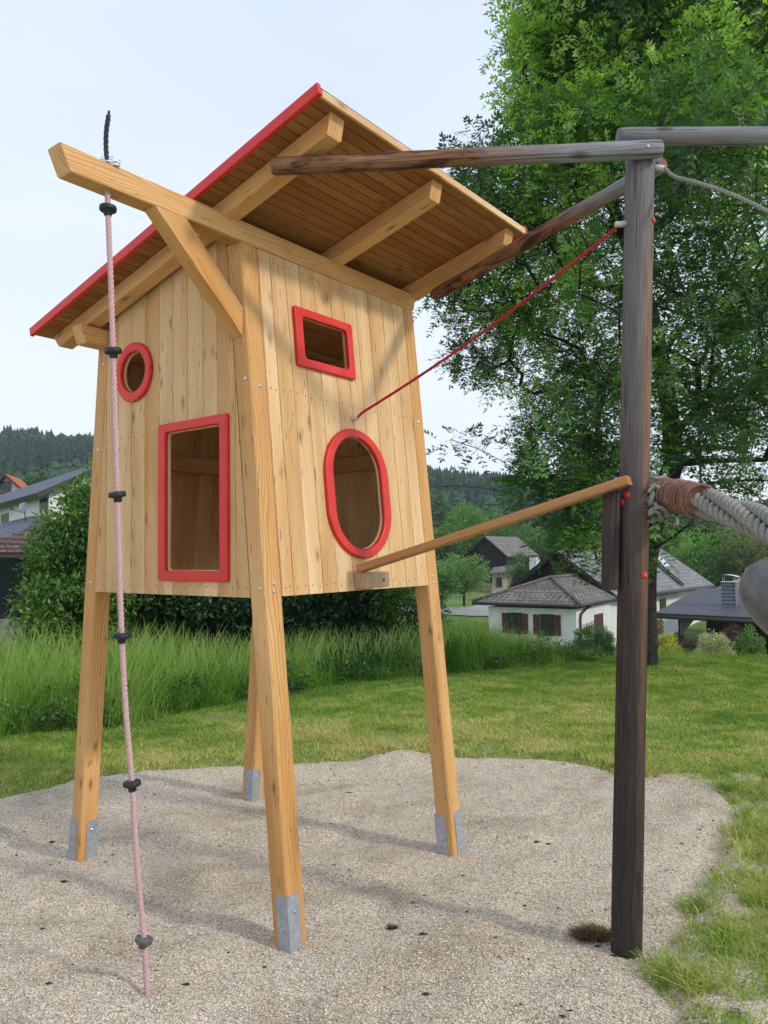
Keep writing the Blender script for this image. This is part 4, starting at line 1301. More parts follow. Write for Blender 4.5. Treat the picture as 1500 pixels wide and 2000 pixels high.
# ------------------------------------------------------------------ trees
def skeleton(targets, root, trunk_pts, step=0.32, pen=0.35, upb=0.25, jit=0.04, limbs=()):
    P = [Vector(p) for p in trunk_pts]; par = [-1] + list(range(len(P) - 1)); pl = [0.0]
    for i in range(1, len(P)): pl.append(pl[-1] + (P[i] - P[i - 1]).length)
    tips = []
    arr = np.zeros((20000, 3)); plen = np.zeros(20000); n = len(P)
    arr[:n] = [tuple(p) for p in P]; plen[:n] = pl
    first = 1 if n > 2 else 0
    order = list(limbs) + sorted(targets, key=lambda q: (Vector(q) - P[-1]).length)
    nl = len(limbs)
    for qi, q in enumerate(order):
        qv = Vector(q); d = np.linalg.norm(arr[first:n] - np.array(q), axis=1) + pen * plen[first:n]
        # prefer attachment points below the target
        d = d + 0.5 * np.maximum(arr[first:n, 2] - q[2], 0)
        i = int(np.argmin(d)) + first
        a = Vector(arr[i]); L_ = (qv - a).length; k = max(1, int(L_ / step))
        c = a.lerp(qv, 0.5) + Vector((0, 0, upb * L_ * random.uniform(-0.3, 0.6))) + Vector((random.gauss(0, jit), random.gauss(0, jit), 0)) * L_ 
        prev = i
        for m in range(1, k + 1):
            t = m / k; p = a * (1 - t) ** 2 + c * (2 * t * (1 - t)) + qv * t * t
            arr[n] = tuple(p); plen[n] = plen[prev] + L_ / k; par.append(prev); prev = n; n += 1
        tips.append(prev)
    return arr[:n], par, tips
def branch_mesh(name, arr, par, tips, mat, parent, tip_r=0.006, power=2.1, maxr=None, sides=6, expo=None):
    n = len(arr); r = np.zeros(n); w = np.zeros(n)
    for t in tips: w[t] += tip_r ** power
    for i in range(n - 1, 0, -1):
        if w[i] == 0: w[i] = tip_r ** power
        w[par[i]] += w[i]
    r = w ** (1 / power)
    if expo: r = (w / w[0]) ** expo * maxr
    if maxr: r = r * (maxr / r[0])
    r = np.maximum(r, tip_r)
    V = []; F = []; a = np.linspace(0, 2 * np.pi, sides, endpoint=False)
    for i in range(1, n):
        p0_, p1_ = Vector(arr[par[i]]), Vector(arr[i]); d = p1_ - p0_
        if d.length < 1e-5: continue
        d.normalize(); x = d.orthogonal().normalized(); 
        ref = Vector((0.31, 0.87, 0.2)); x = d.cross(ref).normalized(); y = d.cross(x)
        r0_ = min(r[par[i]], r[i] * 1.25); b = len(V)
        for (p, rr) in ((p0_, r0_), (p1_, r[i])):
            for q in a: V.append(tuple(p + x * (rr * math.cos(q)) + y * (rr * math.sin(q))))
        for k in range(sides):
            j = (k + 1) % sides; F.append((b + k, b + j, b + sides + j, b + sides + k))
    return mesh_np(name, V, F, np.zeros(len(F)), mat, parent, smooth=True)
def leaf_quads(P, D, U, size, width):
    """P base points, D unit directions, U side vectors -> rhombic leaves"""
    s = size[:, None]; w = width[:, None]
    Nn = np.cross(D, U)
    v0 = P; v2 = P + D * s; m = P + D * s * 0.45 + Nn * s * 0.06
    v1 = m - U * w; v3 = m + U * w
    V = np.stack([v0, v1, v2, v3], 1).reshape(-1, 3)
    F = np.arange(len(P) * 4).reshape(-1, 4)
    return V, F
def unit(v): return v / (np.linalg.norm(v, axis=1, keepdims=True) + 1e-9)
def compound(C, R, per, size, tint_c, lflets=4, droop=0.35, out=None):
    """clusters of pinnate leaves: C centres, R cluster radius, per leaves each"""
    n = len(C) * per
    c = np.repeat(C, per, 0); tc_ = np.repeat(tint_c, per)
    o = unit(rng.normal(size=(n, 3))) * (R * rng.random((n, 1)) ** 0.5) * np.array([1, 1, 0.75])
    P = c + o * 0.6
    D = unit(o * 1.2 / R + rng.normal(size=(n, 3)) * 0.35 + np.array([0, 0, -droop + 0.25]))
    up = np.tile(np.array([0, 0, 1.0]), (n, 1)) + rng.normal(size=(n, 3)) * 0.35
    S = unit(np.cross(D, up)); L_ = size * (3.4 + 1.6 * rng.random(n))
    Vs = []; Ts = []; Fs = 0; allP = []; allD = []; allU = []; allS = []; allT = []
    tt = np.clip(tc_ + rng.normal(0, 0.06, n), 0, 1)
    upn = np.cross(S, D)
    for k in range(lflets):
        f = 0.25 + 0.65 * k / max(lflets - 1, 1)
        base_ = P + D * (L_ * f)[:, None] - np.array([0, 0, 1.0]) * (L_ * f * f * 0.22)[:, None]
        for sg in (-1, 1):
            dd = unit(D * 0.75 + S * sg * 0.9 + rng.normal(size=(n, 3)) * 0.12)
            uu = unit(np.cross(dd, upn) + rng.normal(size=(n, 3)) * 0.15)
            allP.append(base_); allD.append(dd); allU.append(uu); allS.append(size * (0.65 + 0.75 * rng.random(n))); allT.append(np.clip(tt + rng.normal(0, .04, n), 0, 1))
    base_ = P + D * (L_ * 0.92)[:, None] - np.array([0, 0, 1.0]) * (L_ * 0.2)[:, None]
    allP.append(base_); allD.append(D); allU.append(S); allS.append(size * (1 + 0.3 * rng.random(n))); allT.append(tt)
    P0, D0_, S0_ = P, D, S
    P = np.concatenate(allP); D = np.concatenate(allD); U = np.concatenate(allU); Z = np.concatenate(allS); T = np.concatenate(allT)
    V, F = leaf_quads(P, D, U, Z, Z * 0.21)
    back = unit(P0 - c + 1e-6); ln = np.linalg.norm(P0 - c, axis=1)      # leaf stalks back to the twig and midribs
    for A_, B_ in ((c, P0), (P0, P0 + D0_ * (L_ * 0.92)[:, None] - np.array([0, 0, 1.0]) * (L_ * 0.18)[:, None])):
        w_ = S0_ * 0.0022
        Vk = np.stack([A_ - w_, A_ + w_, B_ + w_ * .5, B_ - w_ * .5], 1).reshape(-1, 3)
        F = np.concatenate([F, np.arange(len(A_) * 4).reshape(-1, 4) + len(V)]); V = np.concatenate([V, Vk]); T = np.concatenate([T, np.full(len(A_), 0.12)])
    return V, F, T
def simple_leaves(C, R, per, size, tint_c, wr=0.24, flat=0.8, droop=0.3):
    n = len(C) * per
    c = np.repeat(C, per, 0); tc_ = np.repeat(tint_c, per)
    Rr = np.repeat(R, per)[:, None] if hasattr(R, '__len__') else R
    o = unit(rng.normal(size=(n, 3))) * (Rr * rng.random((n, 1)) ** 0.45) * np.array([1, 1, flat])
    P = c + o
    D = unit(unit(o) + rng.normal(size=(n, 3)) * 0.7 + np.array([0, 0, -droop]))
    U = unit(np.cross(D, rng.normal(size=(n, 3)) * 0.5 + np.array([0, 0, 1.0])))
    Z = size * (0.6 + 0.7 * rng.random(n))
    T = np.clip(tc_ + rng.normal(0, 0.10, n), 0, 1)
    V, F = leaf_quads(P, D, U, Z, Z * wr)
    return V, F, T

# the ash behind the post
def big_ash():
    tx, ty_ = 3.53, 10.5
    root = empty('ash_tree', (tx, ty_, 0))
    tag(root, 'large ash tree with feathery leaves standing behind the weathered post', 'tree')
    H0 = 2.75
    # outline of the left side of the crown: height -> reach to the left, measured where it stands
    hz_ = [0.9, 1.3, 1.9, 2.4, 2.9, 3.4, 3.9, 4.4, 4.9, 5.6, 6.2, 6.7, 7.1, 7.6, 8.2, 8.8, 9.5, 10.2]
    lf_ = [0.7, 1.6, 2.65, 2.9, 2.7, 2.75, 2.55, 2.6, 2.7, 2.95, 2.95, 2.75, 1.55, 1.35, 1.85, 1.8, 1.6, 0.9]
    targets = []; ct_ = []
    tries = 0
    while len(targets) < 1750 and tries < 60000:
        tries += 1
        z = random.uniform(1.4, 10.1); reach = float(np.interp(z, hz_, lf_))
        a = random.random() * 6.283; r = reach * (random.random() ** 0.42)
        wob_ = 1.0 + 0.22 * (float(fbm(np.array([a * 1.6 + 3]), np.array([z * 1.1]))[0]) - 0.5) * 2
        sx = 1.0 if math.cos(a) < 0 else 1.35
        x = r * math.cos(a) * sx * (wob_ if math.cos(a) > -0.8 else 1.0 + (wob_ - 1) * 0.4); y = r * math.sin(a) * wob_ * 1.0
        if z < 2.6 and r < reach * 0.45: continue
        if x < -1.25 and z < 2.3: continue
        if z < 1.85 and random.random() < 0.55: continue
        if z < 1.5 and random.random() < 0.6: continue
        # on the right the lowest branches hang out over the roofs and stay sparse
        if z < 2.9 and x > 0.0 and random.random() < 0.90: continue
        # open pockets through which the sky shows
        hole_ = float(fbm(np.array([x * 0.95 + 11]), np.array([z * 0.95 + y * 0.55]))[0])
        if hole_ < (0.40 if z > 5.6 else 0.435): continue
        if r < 0.45 * reach and random.random() < 0.7: continue
        targets.append((x, y, z))
    for q in ((1.0, -0.6, 2.45), (1.5, -0.3, 2.2), (2.0, -0.4, 2.35), (0.7, -0.9, 2.2), (1.9, 0.3, 2.7), (1.2, .1, 2.6), (2.3, -.7, 2.0), (1.6, -.6, 1.85)): targets.append(q)
    trunk = [(0, 0, -0.1), (0.0, 0, 0.4), (0.0, 0.0, 0.9), (0.03, 0.02, 1.4), (0.13, 0.0, 1.9), (0.28, 0.02, 2.3), (0.45, 0, H0)]
    limbs = [(-0.25, 0.2, 6.5), (-0.55, 0.3, 9.3), (0.5, -0.1, 6.2), (0.9, 0.0, 9.0), (-1.0, -0.3, 5.2), (-1.5, -0.2, 7.2), (1.3, 0.4, 5.4), (1.9, 0.2, 7.6), (-0.2, -1.0, 5.0), (0.1, -1.5, 7.0),
             (0.2, 1.2, 5.5), (-1.3, 0.8, 3.9), (-2.1, -0.3, 4.8), (2.2, -0.3, 3.9), (-1.5, -0.6, 2.6), (0.8, -1.2, 3.8), (2.3, -0.5, 2.7)]
    arr, par, tips = skeleton(targets, None, trunk, 0.35, 0.22, 0.16, 0.07, limbs)
    # several steep limbs first
    branch_mesh('trunk', arr, par, tips, BARK, root, 0.0050, 2.15, 0.155, 7, 0.50)
    C = arr[tips]
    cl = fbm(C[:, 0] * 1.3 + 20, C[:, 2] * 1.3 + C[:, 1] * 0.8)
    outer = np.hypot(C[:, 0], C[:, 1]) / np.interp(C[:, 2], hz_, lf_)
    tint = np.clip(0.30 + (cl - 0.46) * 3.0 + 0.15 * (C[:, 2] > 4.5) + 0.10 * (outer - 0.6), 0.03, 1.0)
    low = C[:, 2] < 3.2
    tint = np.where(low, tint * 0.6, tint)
    # mid-branch twigs too
    mids = [i for i in range(8, len(arr)) if random.random() < 0.18 and arr[i][2] > 2.0 and np.hypot(arr[i][0], arr[i][1]) > 0.7]
    C2 = arr[mids]; t2 = np.full(len(C2), 0.22)
    C = np.concatenate([C, C2]); tint = np.concatenate([tint, t2])
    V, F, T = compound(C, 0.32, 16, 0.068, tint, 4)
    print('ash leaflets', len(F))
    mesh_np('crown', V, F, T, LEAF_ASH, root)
big_ash()

def shrub(name, cat, label, X, Y, rx, ry, h, mat, n=60, per=60, size=0.06, Rc=0.22, zoff=0.0, tint0=0.4, tintv=1.0, wr=0.24, trunk_h=0.25, crown0=0.0, group=None, comp=False, gap=0.35, topb=0.25, barkr=0.03, shape=1.0, zb=None):
    z0 = float(terrain(np.array([X]), np.array([Y]))[0]) if zb is None else zb
    root = empty(name, (X, Y, z0))
    tag(root, label, cat, group)
    targets = []; k = 0
    while len(targets) < n and k < n * 60:
        k += 1
        u = unit(rng.normal(size=(1, 3)))[0]; r = random.random() ** 0.36
        x, y, z = u[0] * r * rx, u[1] * r * ry, u[2] * r
        zz = crown0 * h + (h - crown0 * h) * (0.5 + 0.5 * z)
        if shape != 1.0:
            x *= 1 - (1 - shape) * max(z, 0); y *= 1 - (1 - shape) * max(z, 0)
        w = float(fbm(np.array([x * 2.2 / max(rx, .3) + X]), np.array([zz * 1.6 + y]))[0])
        if w < gap: continue
        targets.append((x, y, zz))
    trunk = [(0, 0, -0.15), (0, 0, trunk_h * 0.5), (0.02, 0, trunk_h)]
    arr, par, tips = skeleton(targets, None, trunk, max(0.2, h / 12), 0.25, 0.3, 0.08)
    branch_mesh('trunk', arr, par, tips, BARK, root, max(0.004, h * 0.0016), 2.1, barkr, 5)
    C = arr[tips]
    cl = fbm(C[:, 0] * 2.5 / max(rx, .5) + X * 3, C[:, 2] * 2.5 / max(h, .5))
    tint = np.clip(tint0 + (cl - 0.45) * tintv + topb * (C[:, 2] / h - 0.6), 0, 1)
    if comp: V, F, T = compound(C, Rc, per, size, tint, 3)
    else: V, F, T = simple_leaves(C, Rc, per, size, tint, wr)
    mesh_np('crown', V, F, T, mat, root)
    return root

# near shrubs on the left and under the hut
shrub('leafy_shrub', 'shrub', 'big leafy shrub left of the hut with bright green top shoots', -4.18, 10.4, 0.66, 0.9, 2.3, LEAF_DARK, 230, 85, 0.088, 0.20, tint0=0.55, topb=0.5, tintv=2.0, zb=0.0, shape=0.75, wr=0.19, gap=0.2)
shrub('leafy_shrub', 'shrub', 'tall leafy shrub with yellow green crown close behind the left leg of the hut', -3.98, 10.9, 0.72, 0.9, 3.15, LEAF_DARK, 230, 85, 0.088, 0.20, tint0=0.60, topb=0.95, zb=-0.05, shape=0.75, gap=0.2)
shrub('leafy_shrub', 'shrub', 'shrub seen under the hut close to its left leg, shade tinted into its leaves', -3.05, 11.4, 0.85, 0.8, 1.9, LEAF_DARK, 200, 70, 0.085, 0.22, tint0=0.16, topb=0.1, zb=-0.02, gap=0.2)  # low leaf tint paints in the shade seen under the hut
shrub('leafy_shrub', 'shrub', 'shrub seen under the hut midway between its left leg and front leg, leaves coloured dark as shaded', -2.05, 11.0, 1.0, 0.8, 1.75, LEAF_DARK, 220, 70, 0.085, 0.22, tint0=0.12, topb=0.1, zb=-0.02, gap=0.2)  # shade put into the leaf tint here as well
shrub('leafy_shrub', 'shrub', 'shrub seen under the hut just right of the front leg, leaf colour darkened for shade', -0.75, 11.6, 0.9, 0.8, 1.75, LEAF_DARK, 200, 70, 0.08, 0.22, tint0=0.14, topb=0.15, zb=-0.05, gap=0.2)  # leaf tint lowered to stand for shade
shrub('leafy_shrub', 'shrub', 'green shrub seen under the hut beside its right leg', 0.10, 11.9, 0.80, 0.7, 1.40, LEAF_DARK, 150, 60, 0.070, 0.20, tint0=0.55, topb=0.3, zb=-0.1, gap=0.25)
shrub('low_weed', 'plant', 'low leafy weeds at the foot of the tall grass under the hut', -1.3, 8.75, 0.45, 0.2, 0.22, LEAF_DARK, 60, 30, 0.03, 0.06, tint0=0.3, trunk_h=0.02, barkr=0.004, zb=0.0)

def make_weeds():
    n = 420
    x = -5.5 + 8.6 * rng.random(n); y = lawn_edge(x) + 0.05 + 1.6 * rng.random(n) ** 2
    ok = fbm(x * 1.1 + 70, y * 1.1) > 0.46; x = x[ok]; y = y[ok]; n = len(x)
    h = (0.10 + 0.30 * rng.random(n)) * np.clip((y - lawn_edge(x)) / 0.5 + 0.3, 0, 1)
    C = np.stack([x, y, terrain(x, y) + h], 1)
    V, F, T = simple_leaves(C, 0.09, 34, 0.042, np.clip(rng.normal(0.45, 0.2, n), 0, 1), 0.28)
    o = mesh_np('meadow_weeds', V, F, T, LEAF_DARK); tag(o, 'broad leaved weeds mixed into the edge of the tall grass', 'weeds', kind='stuff')
    k = rng.random(n) < 0.4
    C2 = C[k] + np.array([0, 0, 0.10]); V, F, T = simple_leaves(C2, 0.07, 16, 0.014, rng.random(len(C2)), 0.45)
    o = mesh_np('meadow_flowers', V, F, T, leaf_mat('dull_flower', [(0, (0.14, 0.10, 0.08)), (0.6, (0.30, 0.22, 0.20)), (1, (0.50, 0.44, 0.38))])); tag(o, 'dull brownish pink flower heads among the meadow weeds', 'flowers', kind='stuff')
make_weeds()

# garden shrubs by the white house
def shrub_at(px, D, *a, **k):
    p = at(px, 1200, D); return shrub(*a[:3], p.x, p.y, *a[3:], **k)
shrub_at(1158, 14.5, 'round_bush', 'shrub', 'clipped round dark green bush in front of the white house', 0.40, 0.38, 0.98, LEAF_MID, 160, 110, 0.032, 0.085, tint0=0.05, gap=0.1, zb=-0.78, trunk_h=0.1, wr=0.3, tintv=0.8, topb=0.3)
shrub_at(1296, 16.0, 'yellow_shrub', 'shrub', 'bright yellow shrub right of the post', 0.34, 0.32, 0.95, LEAF_YELLOW, 90, 70, 0.04, 0.10, tint0=0.55, gap=0.1, zb=-1.12)
shrub_at(1345, 16.4, 'purple_shrub', 'shrub', 'low dark red shrub between the yellow and the cream shrub', 0.40, 0.35, 0.88, LEAF_PURPLE, 90, 70, 0.042, 0.11, tint0=0.4, gap=0.1, zb=-1.18)
shrub_at(1393, 15.5, 'cream_shrub', 'shrub', 'cream and green variegated shrub in front of the carport', 0.38, 0.36, 0.98, LEAF_CREAM, 130, 80, 0.042, 0.11, tint0=0.5, gap=0.1, zb=-1.10, topb=0.6)
shrub_at(1428, 17.5, 'purple_shrub', 'shrub', 'taller brownish purple shrub behind the cream shrub', 0.42, 0.35, 1.25, LEAF_PURPLE, 100, 70, 0.045, 0.12, tint0=0.62, gap=0.1, zb=-1.42)
shrub_at(1463, 17.0, 'green_shrub', 'shrub', 'green shrub under the carport eave at the right', 0.34, 0.3, 1.20, LEAF_MID, 100, 70, 0.045, 0.12, tint0=0.35, gap=0.1, zb=-1.35)
shrub_at(1112, 27.0, 'red_shrub', 'shrub', 'small reddish shrub at the white house corner', 0.7, 0.3, 0.75, LEAF_RED, 60, 50, 0.06, 0.15, tint0=0.4, gap=0.1, zb=-2.75)
shrub_at(1185, 24.0, 'climbing_plant', 'plant', 'leafy green plant standing above the round bush', 0.25, 0.2, 1.35, LEAF_PALE, 26, 40, 0.07, 0.12, tint0=0.3, gap=0.1, zb=-2.3)
shrub_at(1110, 13.4, 'low_shrub', 'shrub', 'low weedy growth left of the round bush', 0.35, 0.3, 0.55, LEAF_DARK, 60, 50, 0.035, 0.10, tint0=0.6, gap=0.1, zb=-0.58)

# trees in the middle distance
def tree_at(px, D, label, r, h, mat, tint0=0.45, n=110, per=60, size=0.22, crown0=0.18, tr=0.16, z=None, name='leafy_tree', ry=None, gap=0.3, group='trees in the middle distance'):
    p = at(px, 1100, D)
    return shrub(name, 'tree', label, p.x, p.y, r, ry or r, h, mat, n, per, size, r * 0.26, tint0=tint0, gap=gap, trunk_h=h * 0.2, crown0=crown0, barkr=tr, zb=z, group=group, wr=0.3)
tree_at(906, 84, 'round bright green tree below the spruce forest right of the hut', 2.9, 9.3, LEAF_MID, 0.45, 170, 80, 0.24, z=-2.6)
tree_at(858, 80, 'darker round tree half hidden behind the hut wall edge', 2.8, 7.0, LEAF_MID, 0.22, 120, 70, 0.26, z=-2.6)
tree_at(950, 105, 'dark broad tree behind the round bright one', 5.5, 9.0, LEAF_MID, 0.12, 130, 70, 0.35, z=-1.5)
tree_at(905, 52, 'pale green fruit tree on the meadow beside the road', 1.75, 3.35, LEAF_PALE, 0.35, 110, 70, 0.13, 0.22, 0.09, z=-2.0)
tree_at(862, 50, 'pale green fruit tree next to the hut leg', 1.1, 3.0, LEAF_PALE, 0.25, 80, 60, 0.13, 0.15, 0.08, z=-2.0)
tree_at(1016, 60, 'grey green tree in front of the old barn', 1.15, 3.9, LEAF_MID, 0.10, 100, 60, 0.15, 0.2, 0.09, z=-2.6)
tree_at(1400, 62, 'green tree behind the ridge of the carport', 3.4, 5.9, LEAF_MID, 0.55, 190, 80, 0.2, z=-3.0)
tree_at(1345, 70, 'green tree behind the big grey roof', 3.6, 6.2, LEAF_MID, 0.42, 170, 70, 0.22, z=-3.0)
tree_at(1478, 58, 'olive tree with rusty leaves at the right edge', 2.6, 5.7, LEAF_OLIVE, 0.35, 130, 60, 0.16, z=-2.8)
tree_at(1530, 66, 'green tree cut by the right edge', 3.6, 6.6, LEAF_MID, 0.3, 120, 70, 0.22, z=-3.0)
tree_at(1290, 100, 'dark green tree behind the white house', 5.5, 7.6, LEAF_MID, 0.15, 140, 70, 0.34, z=-2.0)
tree_at(1190, 90, 'green tree above the gable of the white house', 5.0, 6.3, LEAF_MID, 0.2, 130, 70, 0.32, z=-2.0)
tree_at(1085, 95, 'green tree between the barn and the white house', 5.0, 6.0, LEAF_MID, 0.2, 130, 70, 0.32, z=-2.0)
tree_at(1010, 100, 'broad tree behind the old barn', 4.5, 6.6, LEAF_MID, 0.25, 120, 70, 0.32, z=-2.0)
tree_at(60, 75, 'dark tree behind the orange roof', 5.0, 9.5, LEAF_DARK, 0.2, 130, 70, 0.3, z=0.0)

# ------------------------------------------------------------------ forest on the hills
def make_forest():
    n = 12000; V = []; F = []; T = []
    y = 215 + 265 * rng.random(n); r = -0.62 + 1.24 * rng.random(n); x = r * y
    z = terrain(x, y); hh = 6.0 + 6.5 * rng.random(n) ** 1.2; kind = rng.random(n)
    edge = np.interp(r, [-0.6, 0.0, 0.5], [215, 225, 240])
    cl = fbm(x / 25, y / 25)
    nv = 0
    sides = 6
    ang = np.arange(sides) * 2 * np.pi / sides
    for i in range(n):
        if y[i] < edge[i]: continue
        deciduous = (cl[i] > 0.52) or (y[i] < edge[i] + 22 and kind[i] < 0.6)
        h = hh[i]; t0 = float(np.clip(0.35 + (cl[i] - .5) * 0.9 + (0.4 if deciduous else 0) + rng.normal(0, .1), 0, 1))
        L_ = 5
        for k in range(L_):
            f = k / L_
            if deciduous:
                rad = h * 0.26 * math.sin(math.pi * (0.32 + 0.58 * f)); zc = z[i] + h * 0.72 * (0.2 + 0.8 * f); top = zc + h * 0.16
            else:
                rad = h * 0.20 * (1 - f) ** 0.8 + 0.25; zc = z[i] + h * (0.08 + 0.86 * f); top = zc + h * 0.30 * (1 - f * 0.3)
            a = ang + rng.random() * 3; rr = rad * (0.65 + 0.7 * rng.random(sides))
            dz = rng.normal(0, 0.22, sides)
            ring = [(x[i] + rr[j] * math.cos(a[j]), y[i] + rr[j] * math.sin(a[j]), zc + dz[j]) for j in range(sides)]
            V.extend(ring); V.append((x[i] + rng.normal(0, .2), y[i], min(top, z[i] + h)))
            for j in range(sides):
                F.append((nv + j, nv + (j + 1) % sides, nv + sides)); T.append(min(1, max(0, t0 + rng.normal(0, .12))))
            nv += sides + 1
    o = mesh_np('forest', V, F, T, NEEDLE)
    tag(o, 'dark spruce forest covering the hills behind the village', 'forest', kind='stuff')
    print('forest', len(F))
make_forest()
# ------------------------------------------------------------------ buildings
PLASTER = plain('white_plaster', (0.74, 0.74, 0.72), 0.9, nscale=3, namt=0.05)
DARKWOOD = plain('dark_timber', (0.030, 0.025, 0.022), 0.85, nscale=12, namt=0.3)
SHUT = plain('brown_shutter', (0.10, 0.035, 0.02), 0.7, nscale=20, namt=0.2)
GLASS = plain('window_glass', (0.03, 0.035, 0.035), 0.15, nscale=3, namt=0.3, spec=0.6)
GUTTER = plain('dark_gutter', (0.04, 0.038, 0.036), 0.5, nscale=10, namt=0.15)
STONE = plain('grey_stone', (0.17, 0.16, 0.145), 0.95, nscale=5, namt=0.3, bmp=0.5)
TAN = plain('old_plaster', (0.42, 0.36, 0.26), 0.95, nscale=4, namt=0.25)
PALE = plain('pale_metal', (0.62, 0.65, 0.66), 0.35, 0.3, nscale=6, namt=0.05)
FELT = plain('slate_felt', (0.060, 0.066, 0.076), 0.7, nscale=2.5, namt=0.12)
DARKGREEN = plain('dark_door', (0.012, 0.02, 0.022), 0.7, nscale=2, namt=0.2)
ASPH = plain('asphalt', (0.36, 0.36, 0.355), 0.95, nscale=3, namt=0.06)
SNOWG = plain('snow_hook', (0.55, 0.55, 0.55), 0.5)
def tile_mat(name, c1, c2, mortar, bw=0.32, bh=0.30, rough=0.85, blotch=0.5):
    m, t, o = newmat(name)
    uv = N(t, 'ShaderNodeUVMap').outputs[0]
    br = N(t, 'ShaderNodeTexBrick')
    br.inputs['Scale'].default_value = 1.0
    br.inputs['Brick Width'].default_value = bw; br.inputs['Row Height'].default_value = bh
    br.inputs['Mortar Size'].default_value = 0.022; br.inputs['Mortar Smooth'].default_value = 0.4
    for k, c in (('Color1', c1), ('Color2', c2), ('Mortar', mortar)): br.inputs[k].default_value = (*c, 1)
    t.links.new(uv, br.inputs['Vector'])
    n = noise(t, uv, 1.3, 5, 0.65); n2 = noise(t, uv, 11, 3, 0.6)
    f = ramp(t, mth(t, 'ADD', mth(t, 'MULTIPLY', n, 0.6), mth(t, 'MULTIPLY', n2, 0.4)), [(0.35, 1 - blotch), (0.65, 1.1)])
    col = mix(t, 1.0, br.outputs['Color'], f, 'MULTIPLY')
    principled(t, o, col, rough, bump(t, br.outputs['Fac'], -0.5, 0.02), spec=0.2)
    return m
TILE_BROWN = tile_mat('hip_roof_tiles', (0.17, 0.145, 0.125), (0.23, 0.20, 0.175), (0.07, 0.06, 0.055))
TILE_GREY = tile_mat('grey_roof_tiles', (0.20, 0.20, 0.20), (0.26, 0.26, 0.255), (0.10, 0.10, 0.10), 0.36, 0.34, blotch=0.25)
TILE_OLD = tile_mat('old_roof_tiles', (0.19, 0.18, 0.165), (0.28, 0.26, 0.24), (0.08, 0.08, 0.075), 0.3, 0.3)
TILE_RED = tile_mat('orange_roof_tiles', (0.42, 0.12, 0.05), (0.50, 0.17, 0.075), (0.25, 0.07, 0.03), 0.3, 0.35, blotch=0.2)
TILE_SLATE = tile_mat('slate_roof', (0.13, 0.145, 0.17), (0.15, 0.165, 0.19), (0.07, 0.08, 0.095), 0.6, 0.3, blotch=0.12)
TILE_PLUM = tile_mat('brown_pan_tiles', (0.15, 0.105, 0.10), (0.20, 0.145, 0.135), (0.05, 0.035, 0.033), 0.22, 0.36, blotch=0.35)
CHIM = tile_mat('chimney_sheet', (0.16, 0.18, 0.20), (0.20, 0.22, 0.245), (0.04, 0.045, 0.05), 0.9, 0.14, 0.5, 0.15)
BOARDS_DARK = tile_mat('dark_boards', (0.035, 0.03, 0.026), (0.06, 0.052, 0.045), (0.008, 0.007, 0.006), 0.16, 9.0)

def slab(mb, quad, t, tint=0.5, mi=0, under=None):
    """roof slab: quad = eaveA, eaveB, topB, topA ; t = thickness downwards"""
    q = [Vector(p) for p in quad]
    n = (q[1] - q[0]).cross(q[-1] - q[0]).normalized()
    if n.z < 0: n = -n
    u = (q[1] - q[0]).normalized(); v = (n.cross(u)).normalized()
    uv = [((p - q[0]).dot(u) + 3, (p - q[0]).dot(v) + 3) for p in q]
    lo = [p - n * t for p in q]
    mb.poly(q, uv, tint, mi)
    um = mi if under is None else under
    mb.poly(list(reversed(lo)), list(reversed(uv)), tint, um)
    k = len(q)
    for i in range(k):
        j = (i + 1) % k; mb.poly([q[i], lo[i], lo[j], q[j]], None, tint, um)
def boxp(mb, o, ax, ay, z0, z1, mi=0, tint=0.5):
    """upright box from corner o along vectors ax, ay (full lengths)"""
    o = Vector((o[0], o[1], 0)); ax = Vector((ax[0], ax[1], 0)); ay = Vector((ay[0], ay[1], 0))
    c = [o, o + ax, o + ax + ay, o + ay]
    lo = [p + Vector((0, 0, z0)) for p in c]; hi = [p + Vector((0, 0, z1)) for p in c]
    u = 0
    for i in range(4):
        j = (i + 1) % 4; l = (c[j] - c[i]).length
        mb.poly([lo[i], lo[j], hi[j], hi[i]], [(u, z0), (u + l, z0), (u + l, z1), (u, z1)], tint, mi); u += l
    mb.poly(hi, None, tint, mi); mb.poly(list(reversed(lo)), None, tint, mi)
def hitp(px, py, P, n):
    d = ray(px, py); o = Vector((0, 0, CAM_H)); t = (Vector(P) - o).dot(n) / d.dot(n); return o + d * t
def fix(o):
    bm_fix(o); return o

def hooks(e0, e1, top0, top1, rows, n):
    for rI, f in enumerate(rows):
        a = e0.lerp(top0, f); b = e1.lerp(top1, f)
        for k in range(n):
            p = a.lerp(b, (k + 0.5 * (rI % 2) + 0.35) / n)
            sl_ = (top0 - e0).normalized()
            s = (b - a).normalized()
            mb.poly([p + Vector((0, 0, .03)), p + s * .035 + Vector((0, 0, .03)), p + s * .035 + sl_ * .10 + Vector((0, 0, .07)) + s * .05, p + sl_ * .10 + Vector((0, 0, .07)) + s * .05], None, .5, 2)
# --- white house with a hipped annex
hd = Vector((0.545, 0.839, 0)); he = Vector((-0.839, 0.545, 0))
K = at(1125, 1200, 34.5); K.z = 0
wh = empty('white_house', (K.x, K.y, -3.9))
tag(wh, 'white house with grey tiled gable roof and low hipped annex with brown shutters', 'house')
iw = Matrix.Translation(-wh.location)
def L_(p): return iw @ Vector(p)
def lmb(mb): mb.v = [tuple(iw @ Vector(p)) for p in mb.v]; return mb
ZE = -1.13
mb = MB(); boxp(mb, K, he * 4.3, hd * 6.5, -4.2, ZE + 0.02)
fix(lmb(mb).build('wall', PLASTER, wh))
